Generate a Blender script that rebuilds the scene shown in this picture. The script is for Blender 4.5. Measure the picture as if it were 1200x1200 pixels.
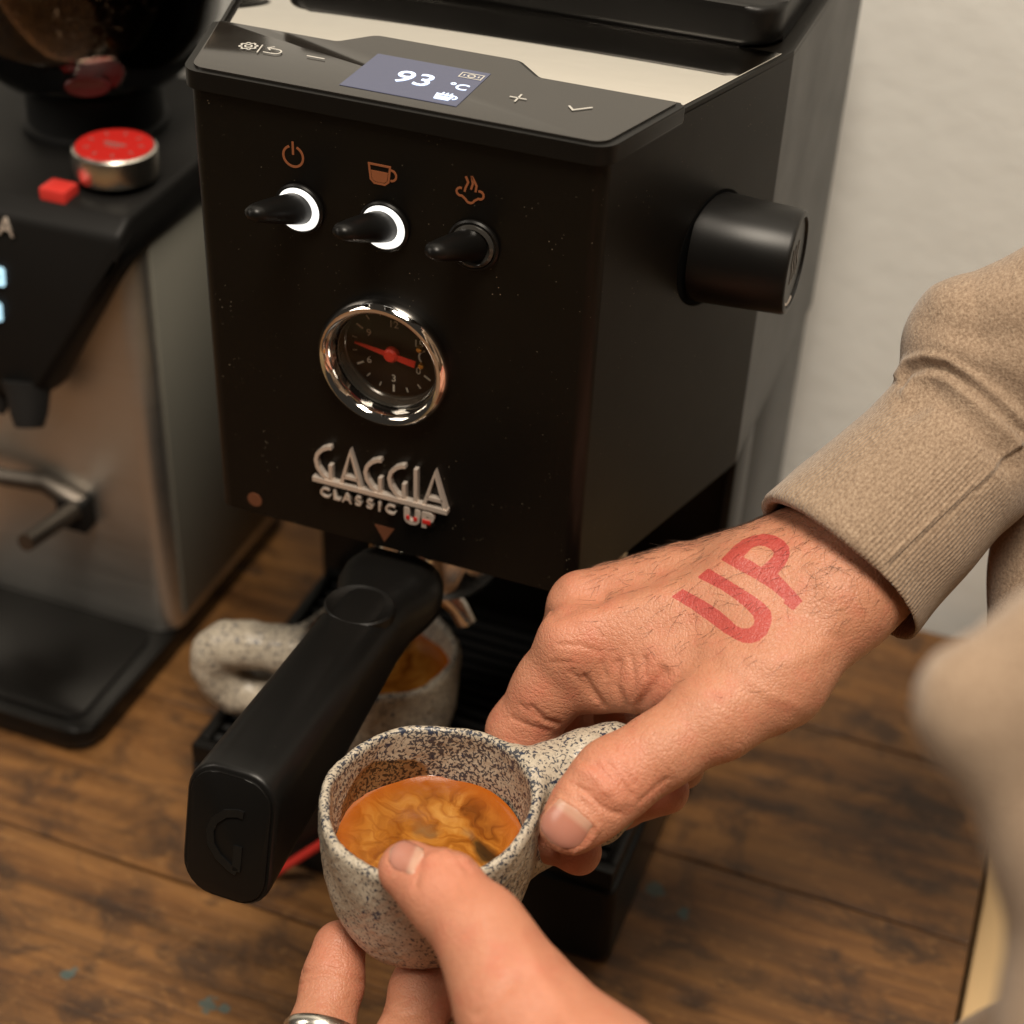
import bpy, bmesh, math, random
import numpy as np
from mathutils import Vector, Matrix

random.seed(7)
rng = np.random.default_rng(7)
scene = bpy.context.scene
for o in list(bpy.data.objects):
    bpy.data.objects.remove(o)

# ------------------------------------------------------------------ camera, light, exposure
CAM = np.array([0.2276, -0.5063, 0.6465])
YAW, PITCH, ROLL, FPX = -0.3329, 0.6310, 0.0472, 1944.926      # focal length in pixels of a 1200 px frame
cf = np.array([math.sin(YAW) * math.cos(PITCH), math.cos(YAW) * math.cos(PITCH), -math.sin(PITCH)])
cr = np.cross(cf, [0, 0, 1]); cr /= np.linalg.norm(cr)
cu = np.cross(cr, cf)
_c, _s = math.cos(ROLL), math.sin(ROLL)
cr, cu = _c * cr + _s * cu, -_s * cr + _c * cu

cam_d = bpy.data.cameras.new("camera")
cam_o = bpy.data.objects.new("camera", cam_d)
scene.collection.objects.link(cam_o)
cam_o.matrix_world = Matrix(((cr[0], cu[0], -cf[0], CAM[0]), (cr[1], cu[1], -cf[1], CAM[1]),
                             (cr[2], cu[2], -cf[2], CAM[2]), (0, 0, 0, 1)))
cam_d.sensor_width = 36.0
cam_d.lens = 36.0 * FPX / 1200.0
cam_d.clip_start, cam_d.clip_end = 0.02, 60.0
cam_d.dof.use_dof = True
cam_d.dof.focus_distance = 0.610
cam_d.dof.aperture_fstop = 6.5
scene.camera = cam_o

world = bpy.data.worlds.new("World"); scene.world = world
world.use_nodes = True
world.node_tree.nodes["Background"].inputs[0].default_value = (1.0, 0.86, 0.70, 1)
world.node_tree.nodes["Background"].inputs[1].default_value = 0.030

def area(name, loc, target, size, power, col, size_y=None):
    l = bpy.data.lights.new(name, 'AREA'); l.energy = power; l.color = col
    l.shape = 'RECTANGLE'; l.size = size; l.size_y = size_y or size
    o = bpy.data.objects.new(name, l); scene.collection.objects.link(o)
    o.location = loc
    o.rotation_euler = (Vector(target) - Vector(loc)).to_track_quat('-Z', 'Y').to_euler()
    return o
area("ceiling_light", (.30, -.62, 2.15), (0.10, 0.05, 0.2), 0.7, 57.0, (1.0, 0.885, 0.735), 0.7)
area("window_light", (-1.70, -1.05, 1.55), (0.0, 0.0, 0.2), 0.7, 15.0, (1.0, 0.89, 0.75), 1.0)

scene.view_settings.view_transform = 'Standard'
scene.view_settings.look = 'None'
scene.view_settings.exposure = 0.0
scene.view_settings.gamma = 1.0
scene.render.engine = 'CYCLES'
scene.cycles.use_denoising = True
scene.cycles.max_bounces = 5
scene.cycles.caustics_reflective = False
scene.cycles.caustics_refractive = False
scene.cycles.sample_clamp_indirect = 6.0

# ------------------------------------------------------------------ measuring helpers (photo point + real distance -> place in the room)
def ray(x, y): return cf + cr * (x - 600) / FPX - cu * (y - 600) / FPX
def W(x, y, d): return CAM + ray(x, y) * d
def at(x, y, ax, v):
    q = ray(x, y); return CAM + q * ((v - CAM[ax]) / q[ax])
def proj(X):
    d = np.atleast_2d(np.asarray(X, float)) - CAM; z = d @ cf
    return np.c_[600 + FPX * (d @ cr) / z, 600 - FPX * (d @ cu) / z, z]

# ------------------------------------------------------------------ materials
def mat(name):
    m = bpy.data.materials.new(name); m.use_nodes = True
    return m, m.node_tree, m.node_tree.nodes["Principled BSDF"]
class NT:
    def __init__(s, nt): s.nt = nt
    def n(s, t, **kw):
        nd = s.nt.nodes.new(t)
        for k, v in kw.items():
            if k.startswith('i_'):
                key = k[2:]
                key = int(key) if key.isdigit() else key.replace('_', ' ')
                s.set(nd.inputs[key], v)
            else: setattr(nd, k, v)
        return nd
    def set(s, inp, v):
        if isinstance(v, bpy.types.NodeSocket): s.nt.links.new(v, inp)
        else: inp.default_value = v
    def math(s, op, a, b=None, c=None, clamp=False):
        nd = s.nt.nodes.new('ShaderNodeMath'); nd.operation = op; nd.use_clamp = clamp
        for i, v in enumerate((a, b, c)):
            if v is not None: s.set(nd.inputs[i], v)
        return nd.outputs[0]
    def mix(s, fac, a, b, mode='MIX'):
        nd = s.nt.nodes.new('ShaderNodeMix'); nd.data_type = 'RGBA'; nd.blend_type = mode
        s.set(nd.inputs[0], fac); s.set(nd.inputs[6], a); s.set(nd.inputs[7], b)
        return nd.outputs[2]
    def ramp(s, fac, stops):
        nd = s.nt.nodes.new('ShaderNodeValToRGB'); cr_ = nd.color_ramp
        while len(cr_.elements) > len(stops): cr_.elements.remove(cr_.elements[-1])
        while len(cr_.elements) < len(stops): cr_.elements.new(1.0)
        for e, (p, c) in zip(cr_.elements, stops):
            e.position = p; e.color = c if len(c) == 4 else (*c, 1)
        s.set(nd.inputs[0], fac)
        return nd.outputs[0]
    def obj(s, scale=(1, 1, 1), loc=(0, 0, 0), rot=(0, 0, 0), out='Object'):
        tc = s.nt.nodes.new('ShaderNodeTexCoord'); mp = s.nt.nodes.new('ShaderNodeMapping')
        s.nt.links.new(tc.outputs[out], mp.inputs[0])
        mp.inputs['Scale'].default_value = scale; mp.inputs['Location'].default_value = loc; mp.inputs['Rotation'].default_value = rot
        return mp.outputs[0]
    def noise(s, vec, scale, detail=4, rough=.55, dist=0, out=0):
        nd = s.nt.nodes.new('ShaderNodeTexNoise'); s.set(nd.inputs['Vector'], vec)
        nd.inputs['Scale'].default_value = scale; nd.inputs['Detail'].default_value = detail
        nd.inputs['Roughness'].default_value = rough; nd.inputs['Distortion'].default_value = dist
        return nd.outputs[out]
    def voro(s, vec, scale, feature='F1', rand=1.0, out='Distance'):
        nd = s.nt.nodes.new('ShaderNodeTexVoronoi'); nd.feature = feature; s.set(nd.inputs['Vector'], vec)
        nd.inputs['Scale'].default_value = scale; nd.inputs['Randomness'].default_value = rand
        return nd.outputs[out]
    def bump(s, h, strength, dist, normal=None):
        nd = s.nt.nodes.new('ShaderNodeBump'); s.set(nd.inputs['Height'], h)
        nd.inputs['Strength'].default_value = strength; nd.inputs['Distance'].default_value = dist
        if normal is not None: s.set(nd.inputs['Normal'], normal)
        return nd.outputs[0]
def simple(name, col, rough=.5, metal=0.0, spec=.5, coat=0.0, emit=None, emit_s=0.0, nbump=None):
    m, nt, b = mat(name); N = NT(nt)
    b.inputs['Base Color'].default_value = (*col, 1); b.inputs['Roughness'].default_value = rough
    b.inputs['Metallic'].default_value = metal; b.inputs['Specular IOR Level'].default_value = spec
    b.inputs['Coat Weight'].default_value = coat; b.inputs['Coat Roughness'].default_value = .08
    if emit: b.inputs['Emission Color'].default_value = (*emit, 1); b.inputs['Emission Strength'].default_value = emit_s
    if nbump:
        v = N.obj(); h = N.noise(v, nbump[0], 3); nt.links.new(N.bump(h, nbump[1], nbump[2]), b.inputs['Normal'])
    return m
M = {}
def dusty(name, col, rough, grain, dust):
    m, nt, b = mat(name); N = NT(nt); v = N.obj()
    sp = N.voro(v, 420.0); big = N.noise(v, 60, 3)
    thr = N.math('MULTIPLY', N.math('SUBTRACT', big, .36), dust, clamp=True)
    msk = N.math('LESS_THAN', sp, thr)
    c = N.mix(msk, (*col, 1), (.20, .17, .12, 1)); nt.links.new(c, b.inputs['Base Color'])
    r = N.math('MULTIPLY_ADD', N.noise(v, 25, 3), .16, rough - .08)
    nt.links.new(r, b.inputs['Roughness'])
    b.inputs['Specular IOR Level'].default_value = .26
    nt.links.new(N.bump(N.noise(v, grain, 2), .05, .0002), b.inputs['Normal'])
    return m
M['black'] = dusty('black_powder_coat', (.0036, .0028, .0020), .36, 1500.0, .30)
M['black2'] = dusty('black_satin_plastic', (.0046, .0042, .0038), .36, 1100.0, .14)
M['matte'] = simple('black_rubber', (.006, .006, .006), .65)
M['gblack'] = dusty('grinder_black_plastic', (.008, .0075, .007), .50, 900.0, .05)
M['gblack'].node_tree.nodes['Principled BSDF'].inputs['Specular IOR Level'].default_value = .18
M['pit_shade'] = simple('recess_shade_black', (.002, .002, .002), .9, spec=.05)
M['panelglass'] = simple('panel_glass', (.020, .017, .014), .10, spec=.9)
M['chrome'] = simple('chrome', (.86, .82, .77), .06, 1.0)
M['badge'] = simple('satin_silver', (.80, .69, .60), .36, .60, nbump=(900, .08, .0002))
M['red'] = simple('red_enamel', (.46, .018, .014), .35)
M['redplastic'] = simple('red_plastic', (.58, .036, .028), .4)
M['needle'] = simple('needle_red', (.80, .050, .030), .5)
M['copper'] = simple('copper_print', (.24, .078, .030), .5)
M['copperdark'] = simple('copper_print_dark', (.13, .045, .020), .5)
M['white'] = simple('white_print', (.80, .76, .68), .5)
M['dial'] = simple('dial_black', (.010, .004, .0025), .5, spec=.2)
M['brass'] = simple('brass', (.72, .42, .14), .22, 1.0)
M['icon'] = simple('panel_icon', (.42, .40, .36), .5, emit=(1, .93, .82), emit_s=.10)
M['digit'] = simple('screen_digit', (.6, .7, .9), .5, emit=(.55, .70, 1.0), emit_s=.75)
M['screen'] = simple('screen', (.05, .055, .09), .14, spec=.6, emit=(.22, .26, .52), emit_s=.12)
M['led'] = simple('lit_ring', (.8, .8, .8), .3, emit=(1.0, .97, .90), emit_s=1.25)
M['leddark'] = simple('unlit_ring', (.03, .028, .025), .18, spec=.7)
M['emb'] = simple('gloss_black', (.006, .006, .006), .22, spec=.4)
M['gloss'] = simple('gloss_black_base', (.004, .0035, .003), .25, spec=.25)
M['gdisp'] = simple('grinder_display', (.3, .5, .6), .4, emit=(.50, .82, 1.0), emit_s=.9)
M['silver'] = simple('silver', (.80, .76, .68), .26, 1.0)
M['nail'] = None
def brushed(name, col, rough, sx):
    m, nt, b = mat(name); N = NT(nt); v = N.obj(scale=sx)
    h = N.noise(v, 1.0, 3, .6)
    b.inputs['Metallic'].default_value = 1.0
    nt.links.new(N.mix(h, (*[c * .86 for c in col], 1), (*col, 1)), b.inputs['Base Color'])
    nt.links.new(N.math('MULTIPLY_ADD', h, .14, rough - .07), b.inputs['Roughness'])
    nt.links.new(N.bump(h, .10, .0003), b.inputs['Normal'])
    return m
M['steel'] = brushed('brushed_steel', (.74, .72, .68), .44, (12, 12, 900))
M['darksteel'] = brushed('dark_steel', (.16, .14, .12), .45, (200, 200, 200))
M['topsteel'] = simple('polished_steel', (.90, .86, .79), .035, 1.0, nbump=(60, .02, .0004))
def glass_mat(name, tint, rough, fac):
    m, nt, b = mat(name); N = NT(nt)
    out = nt.nodes['Material Output']
    tr = N.n('ShaderNodeBsdfTransparent'); tr.inputs[0].default_value = (*tint, 1)
    gl = N.n('ShaderNodeBsdfGlossy'); gl.inputs['Roughness'].default_value = rough
    fr = N.n('ShaderNodeFresnel'); fr.inputs[0].default_value = 1.5
    mx = N.n('ShaderNodeMixShader'); N.set(mx.inputs[0], N.math('MULTIPLY', fr.outputs[0], fac)); nt.links.new(tr.outputs[0], mx.inputs[1]); nt.links.new(gl.outputs[0], mx.inputs[2])
    nt.links.new(mx.outputs[0], out.inputs[0])
    return m
M['glass'] = glass_mat('gauge_glass', (.99, .98, .96), .02, .22)
M['smoked'] = glass_mat('smoked_hopper', (.74, .67, .60), .05, 1.0)
def wall_mat():
    m, nt, b = mat('plaster_wall'); N = NT(nt); v = N.obj()
    n1 = N.noise(v, 6, 5); n2 = N.noise(v, 45, 5, .6)
    nt.links.new(N.mix(n1, (.77, .78, .755, 1), (.83, .835, .81, 1)), b.inputs['Base Color'])
    b.inputs['Roughness'].default_value = .85
    nt.links.new(N.bump(N.math('ADD', n2, N.math('MULTIPLY', N.voro(v, 70, 'SMOOTH_F1'), .4)), .20, .003), b.inputs['Normal'])
    return m
M['wall'] = wall_mat()
M['floor'] = simple('pale_floor', (.52, .36, .19), .6, nbump=(30, .2, .002))
def wood_mat():
    m, nt, b = mat('old_table_wood'); N = NT(nt)
    oi = N.n('ShaderNodeObjectInfo')
    tc = N.n('ShaderNodeTexCoord')
    off = N.n('ShaderNodeVectorMath', operation='MULTIPLY_ADD')
    nt.links.new(tc.outputs['Object'], off.inputs[0]); off.inputs[1].default_value = (1, 1, 1)
    cx = N.n('ShaderNodeCombineXYZ'); N.set(cx.inputs[0], N.math('MULTIPLY', oi.outputs['Random'], 37.0)); N.set(cx.inputs[1], N.math('MULTIPLY', oi.outputs['Random'], 11.0))
    nt.links.new(cx.outputs[0], off.inputs[2])
    def mp(sc):
        q = N.n('ShaderNodeMapping'); nt.links.new(off.outputs[0], q.inputs[0]); q.inputs['Scale'].default_value = sc; return q.outputs[0]
    warp = N.noise(mp((5, 18, 5)), 1.0, 3, out=1)
    v2 = N.n('ShaderNodeVectorMath', operation='MULTIPLY_ADD'); nt.links.new(warp, v2.inputs[0]); v2.inputs[1].default_value = (.25, .9, .2); nt.links.new(mp((3.2, 62, 30)), v2.inputs[2])
    grain = N.noise(v2.outputs[0], 1.6, 8, .62)
    broad = N.noise(mp((7, 22, 7)), 1.0, 5, .6)
    blot = N.noise(mp((26, 34, 26)), 1.0, 5, .6, .6)
    col = N.ramp(grain, [(.28, (.022, .0075, .0018)), (.46, (.092, .036, .0085)), (.60, (.180, .076, .019)), (.78, (.31, .150, .045))])
    col = N.mix(N.math('MULTIPLY', N.ramp(broad, [(.35, (0, 0, 0)), (.7, (1, 1, 1))]), .55), col, (.25, .120, .036, 1))
    dk = N.ramp(blot, [(.36, (1, 1, 1)), (.52, (0, 0, 0))])
    col = N.mix(N.math('MULTIPLY', dk, .80), col, (.030, .014, .006, 1))
    # worn knots: dark heart with a paler ring
    kn = N.voro(mp((9, 17, 9)), 1.0)
    kd = N.ramp(N.math('ADD', kn, N.math('MULTIPLY', N.math('SUBTRACT', grain, .5), .16)), [(.05, (1, 1, 1)), (.13, (0, 0, 0))])
    col = N.mix(N.math('MULTIPLY', kd, .8), col, (.022, .010, .005, 1))
    fleck = N.noise(mp((120, 210, 100)), 1.0, 4, .6)
    col = N.mix(N.math('MULTIPLY', N.ramp(fleck, [(.56, (0, 0, 0)), (.70, (1, 1, 1))]), .26), col, (.38, .195, .066, 1))
    # drops of old blue paint
    geo = N.n('ShaderNodeNewGeometry')
    for (px, py, rr) in ((768, 1042, .0048), (800, 1070, .003), (243, 1177, .004), (262, 1182, .0022), (82, 1140, .003)):
        c = at(px, py, 2, 0.0)
        vd = N.n('ShaderNodeVectorMath', operation='DISTANCE'); nt.links.new(geo.outputs['Position'], vd.inputs[0]); vd.inputs[1].default_value = (c[0], c[1], 0)
        dd = N.math('ADD', vd.outputs['Value'], N.math('MULTIPLY', N.math('SUBTRACT', fleck, .5), .014))
        col = N.mix(N.math('MULTIPLY', N.math('LESS_THAN', dd, rr), .55), col, (.03, .12, .13, 1))
    nt.links.new(col, b.inputs['Base Color'])
    nt.links.new(N.math('MULTIPLY_ADD', grain, .3, .34), b.inputs['Roughness'])
    h = N.math('ADD', N.math('MULTIPLY', grain, .8), N.math('SUBTRACT', N.math('MULTIPLY', blot, .5), N.math('MULTIPLY', kd, .35)))
    nt.links.new(N.bump(h, .55, .0022), b.inputs['Normal'])
    return m
M['wood'] = wood_mat()
def ceramic_mat():
    m, nt, b = mat('speckled_ceramic'); N = NT(nt); v = N.obj()
    wob = N.noise(v, 260, 2, out=1)
    vv = N.n('ShaderNodeVectorMath', operation='MULTIPLY_ADD'); nt.links.new(wob, vv.inputs[0]); vv.inputs[1].default_value = (.0022,) * 3; nt.links.new(v, vv.inputs[2])
    at_in = N.n('ShaderNodeAttribute', attribute_name='inner')
    cl = N.noise(v, 55, 3)
    n1 = N.noise(vv.outputs[0], 900, 2, .5)
    thr = N.math('ADD', N.math('MULTIPLY', N.math('SUBTRACT', cl, .5), .26), .562)
    thr = N.math('SUBTRACT', thr, N.math('MULTIPLY', at_in.outputs['Fac'], .055))
    m1 = N.math('MULTIPLY', N.math('SUBTRACT', n1, thr), 22, clamp=True)
    n2 = N.noise(vv.outputs[0], 400, 2, .5)
    m2 = N.math('MULTIPLY', N.math('SUBTRACT', n2, .62), 20, clamp=True)
    n3 = N.noise(v, 900, 3, .6)
    base = N.mix(N.noise(v, 70, 4), (.40, .345, .265, 1), (.54, .475, .38, 1))
    base = N.mix(N.math('MULTIPLY', N.math('SUBTRACT', n3, .45), 2.2, clamp=True), base, (.24, .20, .155, 1))
    col = N.mix(m1, base, (.050, .052, .062, 1)); col = N.mix(m2, col, (.024, .032, .058, 1))
    at_st = N.n('ShaderNodeAttribute', attribute_name='stain')
    st = N.math('MULTIPLY', N.math('SUBTRACT', N.math('ADD', at_st.outputs['Fac'], N.math('MULTIPLY', N.math('SUBTRACT', N.noise(v, 120, 3), .5), .5)), .45), 7, clamp=True)
    col = N.mix(N.math('MULTIPLY', st, .86), col, (.40, .19, .03, 1), 'MULTIPLY')
    nt.links.new(col, b.inputs['Base Color'])
    b.inputs['Roughness'].default_value = .36
    h = N.math('ADD', N.math('MULTIPLY', n2, .5), N.noise(v, 130, 3))
    nt.links.new(N.bump(h, .35, .0012), b.inputs['Normal'])
    return m
M['ceramic'] = ceramic_mat()
CR, CH, CROT = .0392, .0590, math.radians(-12)
def coffee_mat():
    m, nt, b = mat('crema'); N = NT(nt); v = N.obj()
    w1 = N.noise(v, 34, 3, .5, out=1)
    vv = N.n('ShaderNodeVectorMath', operation='MULTIPLY_ADD'); nt.links.new(w1, vv.inputs[0]); vv.inputs[1].default_value = (.045, .045, 0); nt.links.new(v, vv.inputs[2])
    sw = N.noise(vv.outputs[0], 80, 4, .55, .9)
    lines = N.n('ShaderNodeTexWave', wave_type='RINGS'); nt.links.new(vv.outputs[0], lines.inputs['Vector']); lines.inputs['Scale'].default_value = 60; lines.inputs['Distortion'].default_value = 3.0; lines.inputs['Detail'].default_value = 3; lines.inputs['Detail Scale'].default_value = 1.2
    col = N.ramp(sw, [(.30, (.13, .034, .004)), (.42, (.25, .080, .010)), (.54, (.36, .135, .019)), (.72, (.47, .225, .050))])
    col = N.mix(N.math('MULTIPLY', N.ramp(lines.outputs[1], [(.0, (1, 1, 1)), (.22, (0, 0, 0))]), .42), col, (.23, .062, .006, 1))
    # darker towards the cup wall where the crema is thin, and one hole in the crema
    ln = N.n('ShaderNodeVectorMath', operation='LENGTH'); nt.links.new(v, ln.inputs[0])
    col = N.mix(N.ramp(ln.outputs['Value'], [(.0245, (0, 0, 0)), (.0335, (1, 1, 1))]), col, (.34, .085, .008, 1))
    cz_ = W(503, 934, .58); q_ = cz_[2] - CH + .0350; rt = Matrix.Rotation(-CROT, 2)
    for (px_, py_, rr, dark, k) in ((562, 990, .0060, (.020, .011, .005, 1), .95), (504, 962, .0030, (.16, .11, .05, 1), .6), (495, 980, .0026, (.15, .10, .05, 1), .6), (545, 972, .003, (.20, .14, .07, 1), .5)):
        w_ = at(px_, py_, 2, q_) - cz_; l_ = rt @ Vector((w_[0], w_[1]))
        sb = N.n('ShaderNodeVectorMath', operation='DISTANCE'); nt.links.new(vv.outputs[0], sb.inputs[0]); sb.inputs[1].default_value = (l_.x + .0225, l_.y + .0225, 0)
        col = N.mix(N.math('MULTIPLY', N.ramp(sb.outputs['Value'], [(rr * .6, (1, 1, 1)), (rr * 1.25, (0, 0, 0))]), k), col, dark)
    nt.links.new(col, b.inputs['Base Color'])
    b.inputs['Roughness'].default_value = .13
    b.inputs['Subsurface Weight'].default_value = .12; b.inputs['Subsurface Radius'].default_value = (.002, .001, .0005)
    nt.links.new(N.bump(N.noise(v, 900, 2), .06, .0003), b.inputs['Normal'])
    return m
M['coffee'] = coffee_mat()
def fabric_mat():
    m, nt, b = mat('heather_sweatshirt'); N = NT(nt); v = N.obj()
    n1 = N.noise(v, 900, 3, .6); n2 = N.noise(N.obj(scale=(1100, 260, 1100), rot=(.3, .5, .7)), 1.0, 3, .6); n3 = N.noise(v, 28, 4)
    at_r = N.n('ShaderNodeAttribute', attribute_name='rib')
    col = N.ramp(N.math('ADD', N.math('MULTIPLY', n1, .55), N.math('MULTIPLY', n2, .45)), [(.34, (.165, .112, .075)), (.50, (.285, .202, .140)), (.66, (.405, .305, .218))])
    col = N.mix(N.math('MULTIPLY', n3, .25), col, (.30, .21, .135, 1))
    nt.links.new(col, b.inputs['Base Color'])
    b.inputs['Roughness'].default_value = .92; b.inputs['Sheen Weight'].default_value = .25; b.inputs['Sheen Roughness'].default_value = .5
    b.inputs['Specular IOR Level'].default_value = .15
    at_w = N.n('ShaderNodeAttribute', attribute_name='ribw')
    ribs = N.math('MULTIPLY', N.math('SINE', N.math('MULTIPLY', at_r.outputs['Fac'], 6.2832)), at_w.outputs['Fac'])
    h = N.math('ADD', N.math('MULTIPLY', ribs, .35), N.math('ADD', n1, N.math('MULTIPLY', n2, .6)))
    nt.links.new(N.bump(h, .55, .0007), b.inputs['Normal'])
    return m
M['fabric'] = fabric_mat()
def skin_mat():
    m, nt, b = mat('skin'); N = NT(nt); v = N.obj()
    ink = N.n('ShaderNodeAttribute', attribute_name='ink'); fl = N.n('ShaderNodeAttribute', attribute_name='flush')
    wr = N.n('ShaderNodeAttribute', attribute_name='wrinkle')
    n1 = N.noise(v, 60, 4); n2 = N.noise(v, 420, 4, .65)
    col = N.mix(n1, (.42, .168, .092, 1), (.55, .255, .155, 1))
    col = N.mix(N.math('MULTIPLY', N.math('SUBTRACT', n2, .35), .9, clamp=True), col, (.585, .28, .175, 1))
    col = N.mix(fl.outputs['Fac'], col, (.58, .20, .125, 1))
    red_ = N.ramp(N.noise(v, 95, 4, .6), [(.50, (0, 0, 0)), (.72, (1, 1, 1))])
    col = N.mix(N.math('MULTIPLY', red_, .45), col, (.52, .155, .098, 1))
    por = N.voro(v, 520)
    col = N.mix(N.math('MULTIPLY', N.math('LESS_THAN', por, .16), N.math('MULTIPLY', n1, .5)), col, (.36, .15, .085, 1))
    edge = N.math('ADD', ink.outputs['Fac'], N.math('MULTIPLY', N.math('SUBTRACT', n2, .5), 1.6))
    im = N.math('MULTIPLY_ADD', edge, -1.1, .5, clamp=True)
    inkc = N.mix(n2, (.37, .030, .030, 1), (.47, .058, .052, 1))
    col = N.mix(N.math('MULTIPLY', im, N.math('MULTIPLY_ADD', n1, .25, .74)), col, inkc)
    nt.links.new(col, b.inputs['Base Color'])
    nt.links.new(N.math('MULTIPLY_ADD', n2, .22, .38), b.inputs['Roughness'])
    b.inputs['Subsurface Weight'].default_value = .22
    b.inputs['Subsurface Radius'].default_value = (.0032, .0013, .0007); b.inputs['Subsurface Scale'].default_value = 1.0
    cells = N.voro(v, 760, 'DISTANCE_TO_EDGE')
    c2 = N.voro(v, 330, 'DISTANCE_TO_EDGE')
    fine = N.math('ADD', N.math('MINIMUM', cells, .22), N.math('MULTIPLY', N.math('MINIMUM', c2, .16), 1.3))
    h = N.math('ADD', N.math('MULTIPLY', fine, 2.1), N.math('MULTIPLY', n2, .6))
    h = N.math('ADD', h, wr.outputs['Fac'])
    nt.links.new(N.bump(h, .38, .00062), b.inputs['Normal'])
    return m
M['skin'] = skin_mat()
m, nt, b = mat('fingernail'); b.inputs['Base Color'].default_value = (.60, .32, .24, 1); b.inputs['Roughness'].default_value = .27
b.inputs['Subsurface Weight'].default_value = .2; b.inputs['Subsurface Radius'].default_value = (.002, .001, .0006)
_N = NT(nt); _u = _N.n('ShaderNodeAttribute', attribute_name='along')
nt.links.new(_N.ramp(_u.outputs['Fac'], [(.0, (.52, .30, .215)), (.20, (.52, .30, .215)), (.32, (.44, .19, .135)), (.88, (.44, .20, .15)), (.95, (.56, .38, .28)), (1.0, (.56, .38, .28))]), b.inputs['Base Color'])
M['nail'] = m
M['hair'] = simple('dark_hair', (.045, .022, .012), .5)
def bean_mat():
    m, nt, b = mat('coffee_beans'); N = NT(nt); v = N.obj()
    nt.links.new(N.mix(N.noise(v, 70, 2), (.035, .014, .008, 1), (.11, .045, .022, 1)), b.inputs['Base Color']); b.inputs['Roughness'].default_value = .35
    return m
M['bean'] = bean_mat()

# ------------------------------------------------------------------ object helpers
COL = scene.collection
def tag(o, label=None, cat=None, group=None, kind=None):
    if label: o['label'] = label
    if cat: o['category'] = cat
    if group: o['group'] = group
    if kind: o['kind'] = kind
    return o
def thing(name, loc, label, cat, group=None):
    o = bpy.data.objects.new(name, None); COL.objects.link(o); o.location = loc
    o.empty_display_size = .03
    return tag(o, label, cat, group)
def link(name, me, m, parent=None, smooth=True, matrix=None):
    o = bpy.data.objects.new(name, me); COL.objects.link(o)
    if m is not None: me.materials.append(m)
    if smooth:
        me.polygons.foreach_set('use_smooth', np.ones(len(me.polygons), bool))
        me.set_sharp_from_angle(angle=math.radians(38))
    if matrix is not None: o.matrix_world = matrix
    if parent is not None:
        bpy.context.view_layer.update()
        o.parent = parent
        o.matrix_parent_inverse = Matrix()
        base = world_of(parent).inverted()
        o.matrix_local = base @ (matrix if matrix is not None else Matrix())
    return o
def world_of(o):
    mt = o.matrix_basis.copy()
    if o.parent is not None: mt = world_of(o.parent) @ o.matrix_parent_inverse @ mt
    return mt
def from_bm(name, bm, m, parent=None, smooth=True, matrix=None):
    me = bpy.data.meshes.new(name); bmesh.ops.recalc_face_normals(bm, faces=bm.faces[:]); bm.to_mesh(me); bm.free()
    return link(name, me, m, parent, smooth, matrix)
def np_mesh(name, V, Fq):
    me = bpy.data.meshes.new(name); n = len(Fq); k = Fq.shape[1]
    me.vertices.add(len(V)); me.vertices.foreach_set('co', np.asarray(V, np.float32).ravel())
    me.loops.add(n * k); me.loops.foreach_set('vertex_index', np.asarray(Fq, np.int32).ravel())
    me.polygons.add(n); me.polygons.foreach_set('loop_start', np.arange(0, n * k, k, dtype=np.int32))
    me.update(calc_edges=True); me.validate()
    return me
def round_poly(pts, rad, seg=6):
    out = []; n = len(pts)
    for i in range(n):
        p = Vector(pts[i]); a = Vector(pts[i - 1]) - p; c = Vector(pts[(i + 1) % n]) - p
        r = rad[i] if isinstance(rad, (list, tuple)) else rad
        if r <= 0: out.append(tuple(p)); continue
        la, lc = a.length, c.length; a.normalize(); c.normalize()
        ang = a.angle(c); t = min(r / math.tan(ang / 2), la * .49, lc * .49); r2 = t * math.tan(ang / 2)
        cen = p + (a + c).normalized() * (r2 / math.sin(ang / 2))
        s = p + a * t - cen; e = p + c * t - cen
        a0 = math.atan2(s.y, s.x); a1 = math.atan2(e.y, e.x); d = (a1 - a0 + math.pi) % (2 * math.pi) - math.pi
        for k in range(seg + 1):
            q = a0 + d * k / seg; out.append((cen.x + r2 * math.cos(q), cen.y + r2 * math.sin(q)))
    return out
def prism_bm(poly, z0, z1, bev=0.0, seg=2, bm=None):
    own = bm is None; bm = bm or bmesh.new()
    lo = [bm.verts.new((x, y, z0)) for x, y in poly]; hi = [bm.verts.new((x, y, z1)) for x, y in poly]
    n = len(poly); f0 = bm.faces.new(lo[::-1]); f1 = bm.faces.new(hi)
    for i in range(n): bm.faces.new((lo[i], lo[(i + 1) % n], hi[(i + 1) % n], hi[i]))
    if bev > 0:
        ed = list(f0.edges) + list(f1.edges)
        bmesh.ops.bevel(bm, geom=ed, offset=bev, segments=seg, profile=.5, affect='EDGES')
    return bm
def prism(name, poly, z0, z1, m, parent=None, bev=0.0, matrix=None, seg=2):
    return from_bm(name, prism_bm(poly, z0, z1, bev, seg), m, parent, True, matrix)
def box_poly(x0, x1, y0, y1): return [(x0, y0), (x1, y0), (x1, y1), (x0, y1)]
def box(name, x0, x1, y0, y1, z0, z1, m, parent=None, bev=.001, rad=0.0, matrix=None):
    p = box_poly(x0, x1, y0, y1)
    if rad: p = round_poly(p, rad)
    else:
        bm = prism_bm(p, z0, z1)
        if bev: bmesh.ops.bevel(bm, geom=bm.edges[:], offset=bev, segments=2, profile=.5, affect='EDGES')
        return from_bm(name, bm, m, parent, True, matrix)
    return prism(name, p, z0, z1, m, parent, bev, matrix)
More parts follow.
